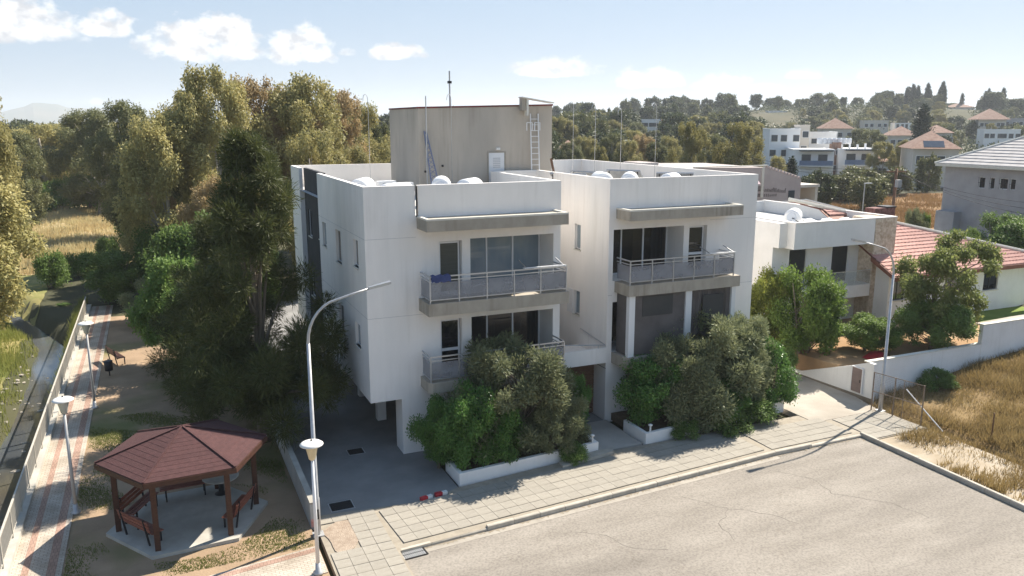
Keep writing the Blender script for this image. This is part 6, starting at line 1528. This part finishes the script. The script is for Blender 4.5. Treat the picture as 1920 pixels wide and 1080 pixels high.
tree_at('cypress', 2, 'cypress_tree', 'tall dark cypress rising in the middle of the red roofs', 'cypress', 1730, 205, 197, 15, .3)
tree_at('cypress', 1, 'cypress_tree', 'slim cypress standing alone against the sky on the right ridge', 'cypress', 1673, 430, 183, 5, 1.3)
tree_at('cypress', 2, 'cypress_tree', 'cypress on the ridge just right of the rooftop tower', 'cypress', 1141, 330, 203, 4, 2.3)
tree_at('cypress', 1, 'cypress_tree', 'short cypress on the ridge above the white house with an orange end', 'cypress', 1203, 360, 201, 5, 2.9)
tree_at('pine', 1, 'pine_tree', 'tall pointed conifer on the ridge left of the two large willowy trees', 'tree', 1261, 330, 191, 8, .9)
tree_at('pine', 2, 'pine_tree', 'big dark pine on the ridge right of the modern white villa', 'tree', 1527, 400, 199, 15, .9)
G_RB = 'bushes and trees along the red field'
for i, (px, d, top, hp, k, lab) in enumerate([(1590, 118, 322, 42, 'round', 'big round bush at the back of the red field, left'), (1645, 104, 332, 36, 'round', 'dark green round bush at the edge of the red field nearest the camera'), (1625, 126, 312, 40, 'round', 'bush behind the big round one at the red field'),
        (1548, 104, 318, 26, 'pine', 'dark conifer at the left end of the red field'), (1515, 100, 330, 22, 'pine', 'dark low conifer beside the sloping pinkish parapet'), (1690, 128, 312, 30, 'round', 'round tree behind the wooden pole'), (1752, 132, 288, 22, 'round', 'bright round tree left of the grey house'),
        (1660, 150, 262, 30, 'will', 'yellowish bushy tree behind the right blue balconied house'), (1700, 158, 258, 30, 'will', 'lime green tree in front of the low red roofed house'), (1640, 190, 240, 26, 'eucd', 'dark feathery tree right of the blue balconied houses'), (1612, 200, 238, 24, 'eucd', 'dark feathery tree above the right blue balconied house')]):
    tree_at(k, 1 + i % 3, 'field_tree', lab, 'tree', px, d, top, hp, i * .9, G_RB)
rng = random.Random(11)
HB = [(1680, 1714, 228, 250, 330), (1838, 1912, 212, 258, 250), (1775, 1822, 192, 215, 520), (1420, 1490, 204, 222, 440), (1204, 1250, 222, 236, 298), (1722, 1800, 262, 290, 140), (1545, 1598, 232, 256, 250), (1742, 1786, 240, 262, 230), (1672, 1722, 245, 272, 230), (1500, 1570, 238, 330, 160), (1580, 1647, 275, 330, 160), (1046, 1088, 255, 280, 150), (1620, 1665, 224, 240, 330)]
def far(n, px0, px1, d0, d1, kinds, hmin, hmax, name, label, cat, group):
    c = 0; tries = 0
    while c < n and tries < n * 20:
        tries += 1
        px = rng.uniform(px0, px1); d = d0 + (d1 - d0) * rng.random() ** .7; x, y = at(px, d); z = float(th(x, y)); h = rng.uniform(hmin, hmax)
        yt = 540 + 1500 * math.tan(math.atan((CAM_H - z - h) / d) - R(PITCH)); yb = 540 + 1500 * math.tan(math.atan((CAM_H - z) / d) - R(PITCH))
        if any(a - 8 < px < b + 8 and yt < f and yb > e and d < hd for a, b, e, f, hd in HB): continue
        k = rng.choice(kinds); t = plant(k, 1 + rng.randrange(3), name, label, cat, (x, y, z), h, h * (.115 if k == 'cypress' else rng.uniform(.30, .56)), rng.uniform(0, 6), group); c += 1
far(64, 1040, 1450, 150, 300, ['pine', 'eucd', 'round', 'pine', 'will'], 7, 12, 'pine_tree', 'dark rounded pine in the wood behind the tall row right of the tower', 'tree', 'pines of the wood behind the tall row')
far(60, 1030, 1480, 300, 560, ['pine', 'pine', 'round'], 6, 11, 'ridge_tree', 'small dark tree on the far ridge right of the rooftop tower', 'tree', 'trees on the far ridge right of the tower')
far(70, 1470, 1930, 200, 420, ['round', 'pine', 'will', 'eucd'], 5, 9, 'town_tree', 'round tree among the houses of the right hand slope', 'tree', 'trees among the houses of the slope')
far(64, 1640, 1930, 400, 600, ['pine', 'pine', 'round'], 6, 11, 'hill_tree', 'dark pine covering the cypress hill at the right', 'tree', 'pines on the cypress hill')
far(26, 1690, 1890, 430, 540, ['cypress'], 10, 15, 'cypress_tree', 'slim dark cypress of the group on the right hill', 'cypress', 'cypresses on the right hill')
far(46, 1440, 1700, 400, 620, ['round', 'pine'], 5, 9, 'ridge_tree', 'low round tree on the ridge between the white villa and the cypress hill', 'tree', 'low trees on the right ridge')
far(46, -120, 260, 150, 300, ['round', 'pine'], 7, 11, 'field_tree', 'rounded tree in the wooded strip behind the dry field', 'tree', 'trees of the wooded strip behind the dry field')
far(34, 700, 1045, 110, 320, ['pine', 'eucd', 'round'], 8, 12, 'wood_tree', 'tree of the wood directly behind the rooftop tower', 'tree', 'trees of the wood behind the tower')
far(30, 250, 760, 120, 260, ['round', 'pine'], 8, 13, 'grove_tree', 'tree standing deep behind the eucalyptus grove', 'tree', 'trees behind the eucalyptus grove')

# low scrub that covers the far slopes
g_ = np.random.default_rng(3); cl = []
for _ in range(2600):
    px = g_.uniform(1000, 2000); d = 190 + 460 * g_.random() ** .8; x, y = at(px, d)
    yt = 540 + 1500 * math.tan(math.atan((CAM_H - float(th(x, y)) - 2.5) / d) - R(PITCH))
    if any(a - 4 < px < b + 4 and yt < f + 3 and d < hd for a, b, e, f, hd in HB) or (1510 < px < 1820 and d < 190): continue
    s = g_.uniform(1.3, 3.2); cl.append((x, y, float(th(x, y)) + s * .35, s * 1.3, s * 1.3, s * .8))
tag(link('scrub', leaves('scrub', cl, 90000, .95, .55, LF_PINE, 8, .35, 0., .5)), kind='stuff')
# ------------------------------------------------------------------ air
HAZE = True
if HAZE:
    hz = MB().box(-6200, 6200, -2100, 6200, -3.2, 150)
    m = bpy.data.materials.new('haze_air'); m.use_nodes = True; N, L = m.node_tree.nodes, m.node_tree.links; N.clear()
    o = N.new('ShaderNodeOutputMaterial'); v = N.new('ShaderNodeVolumePrincipled'); v.inputs['Density'].default_value = .00022; v.inputs['Color'].default_value = (.86, .92, 1, 1); v.inputs['Anisotropy'].default_value = .25
    L.new(v.outputs[0], o.inputs['Volume'])
    struct('haze', hz, m, kind='stuff')
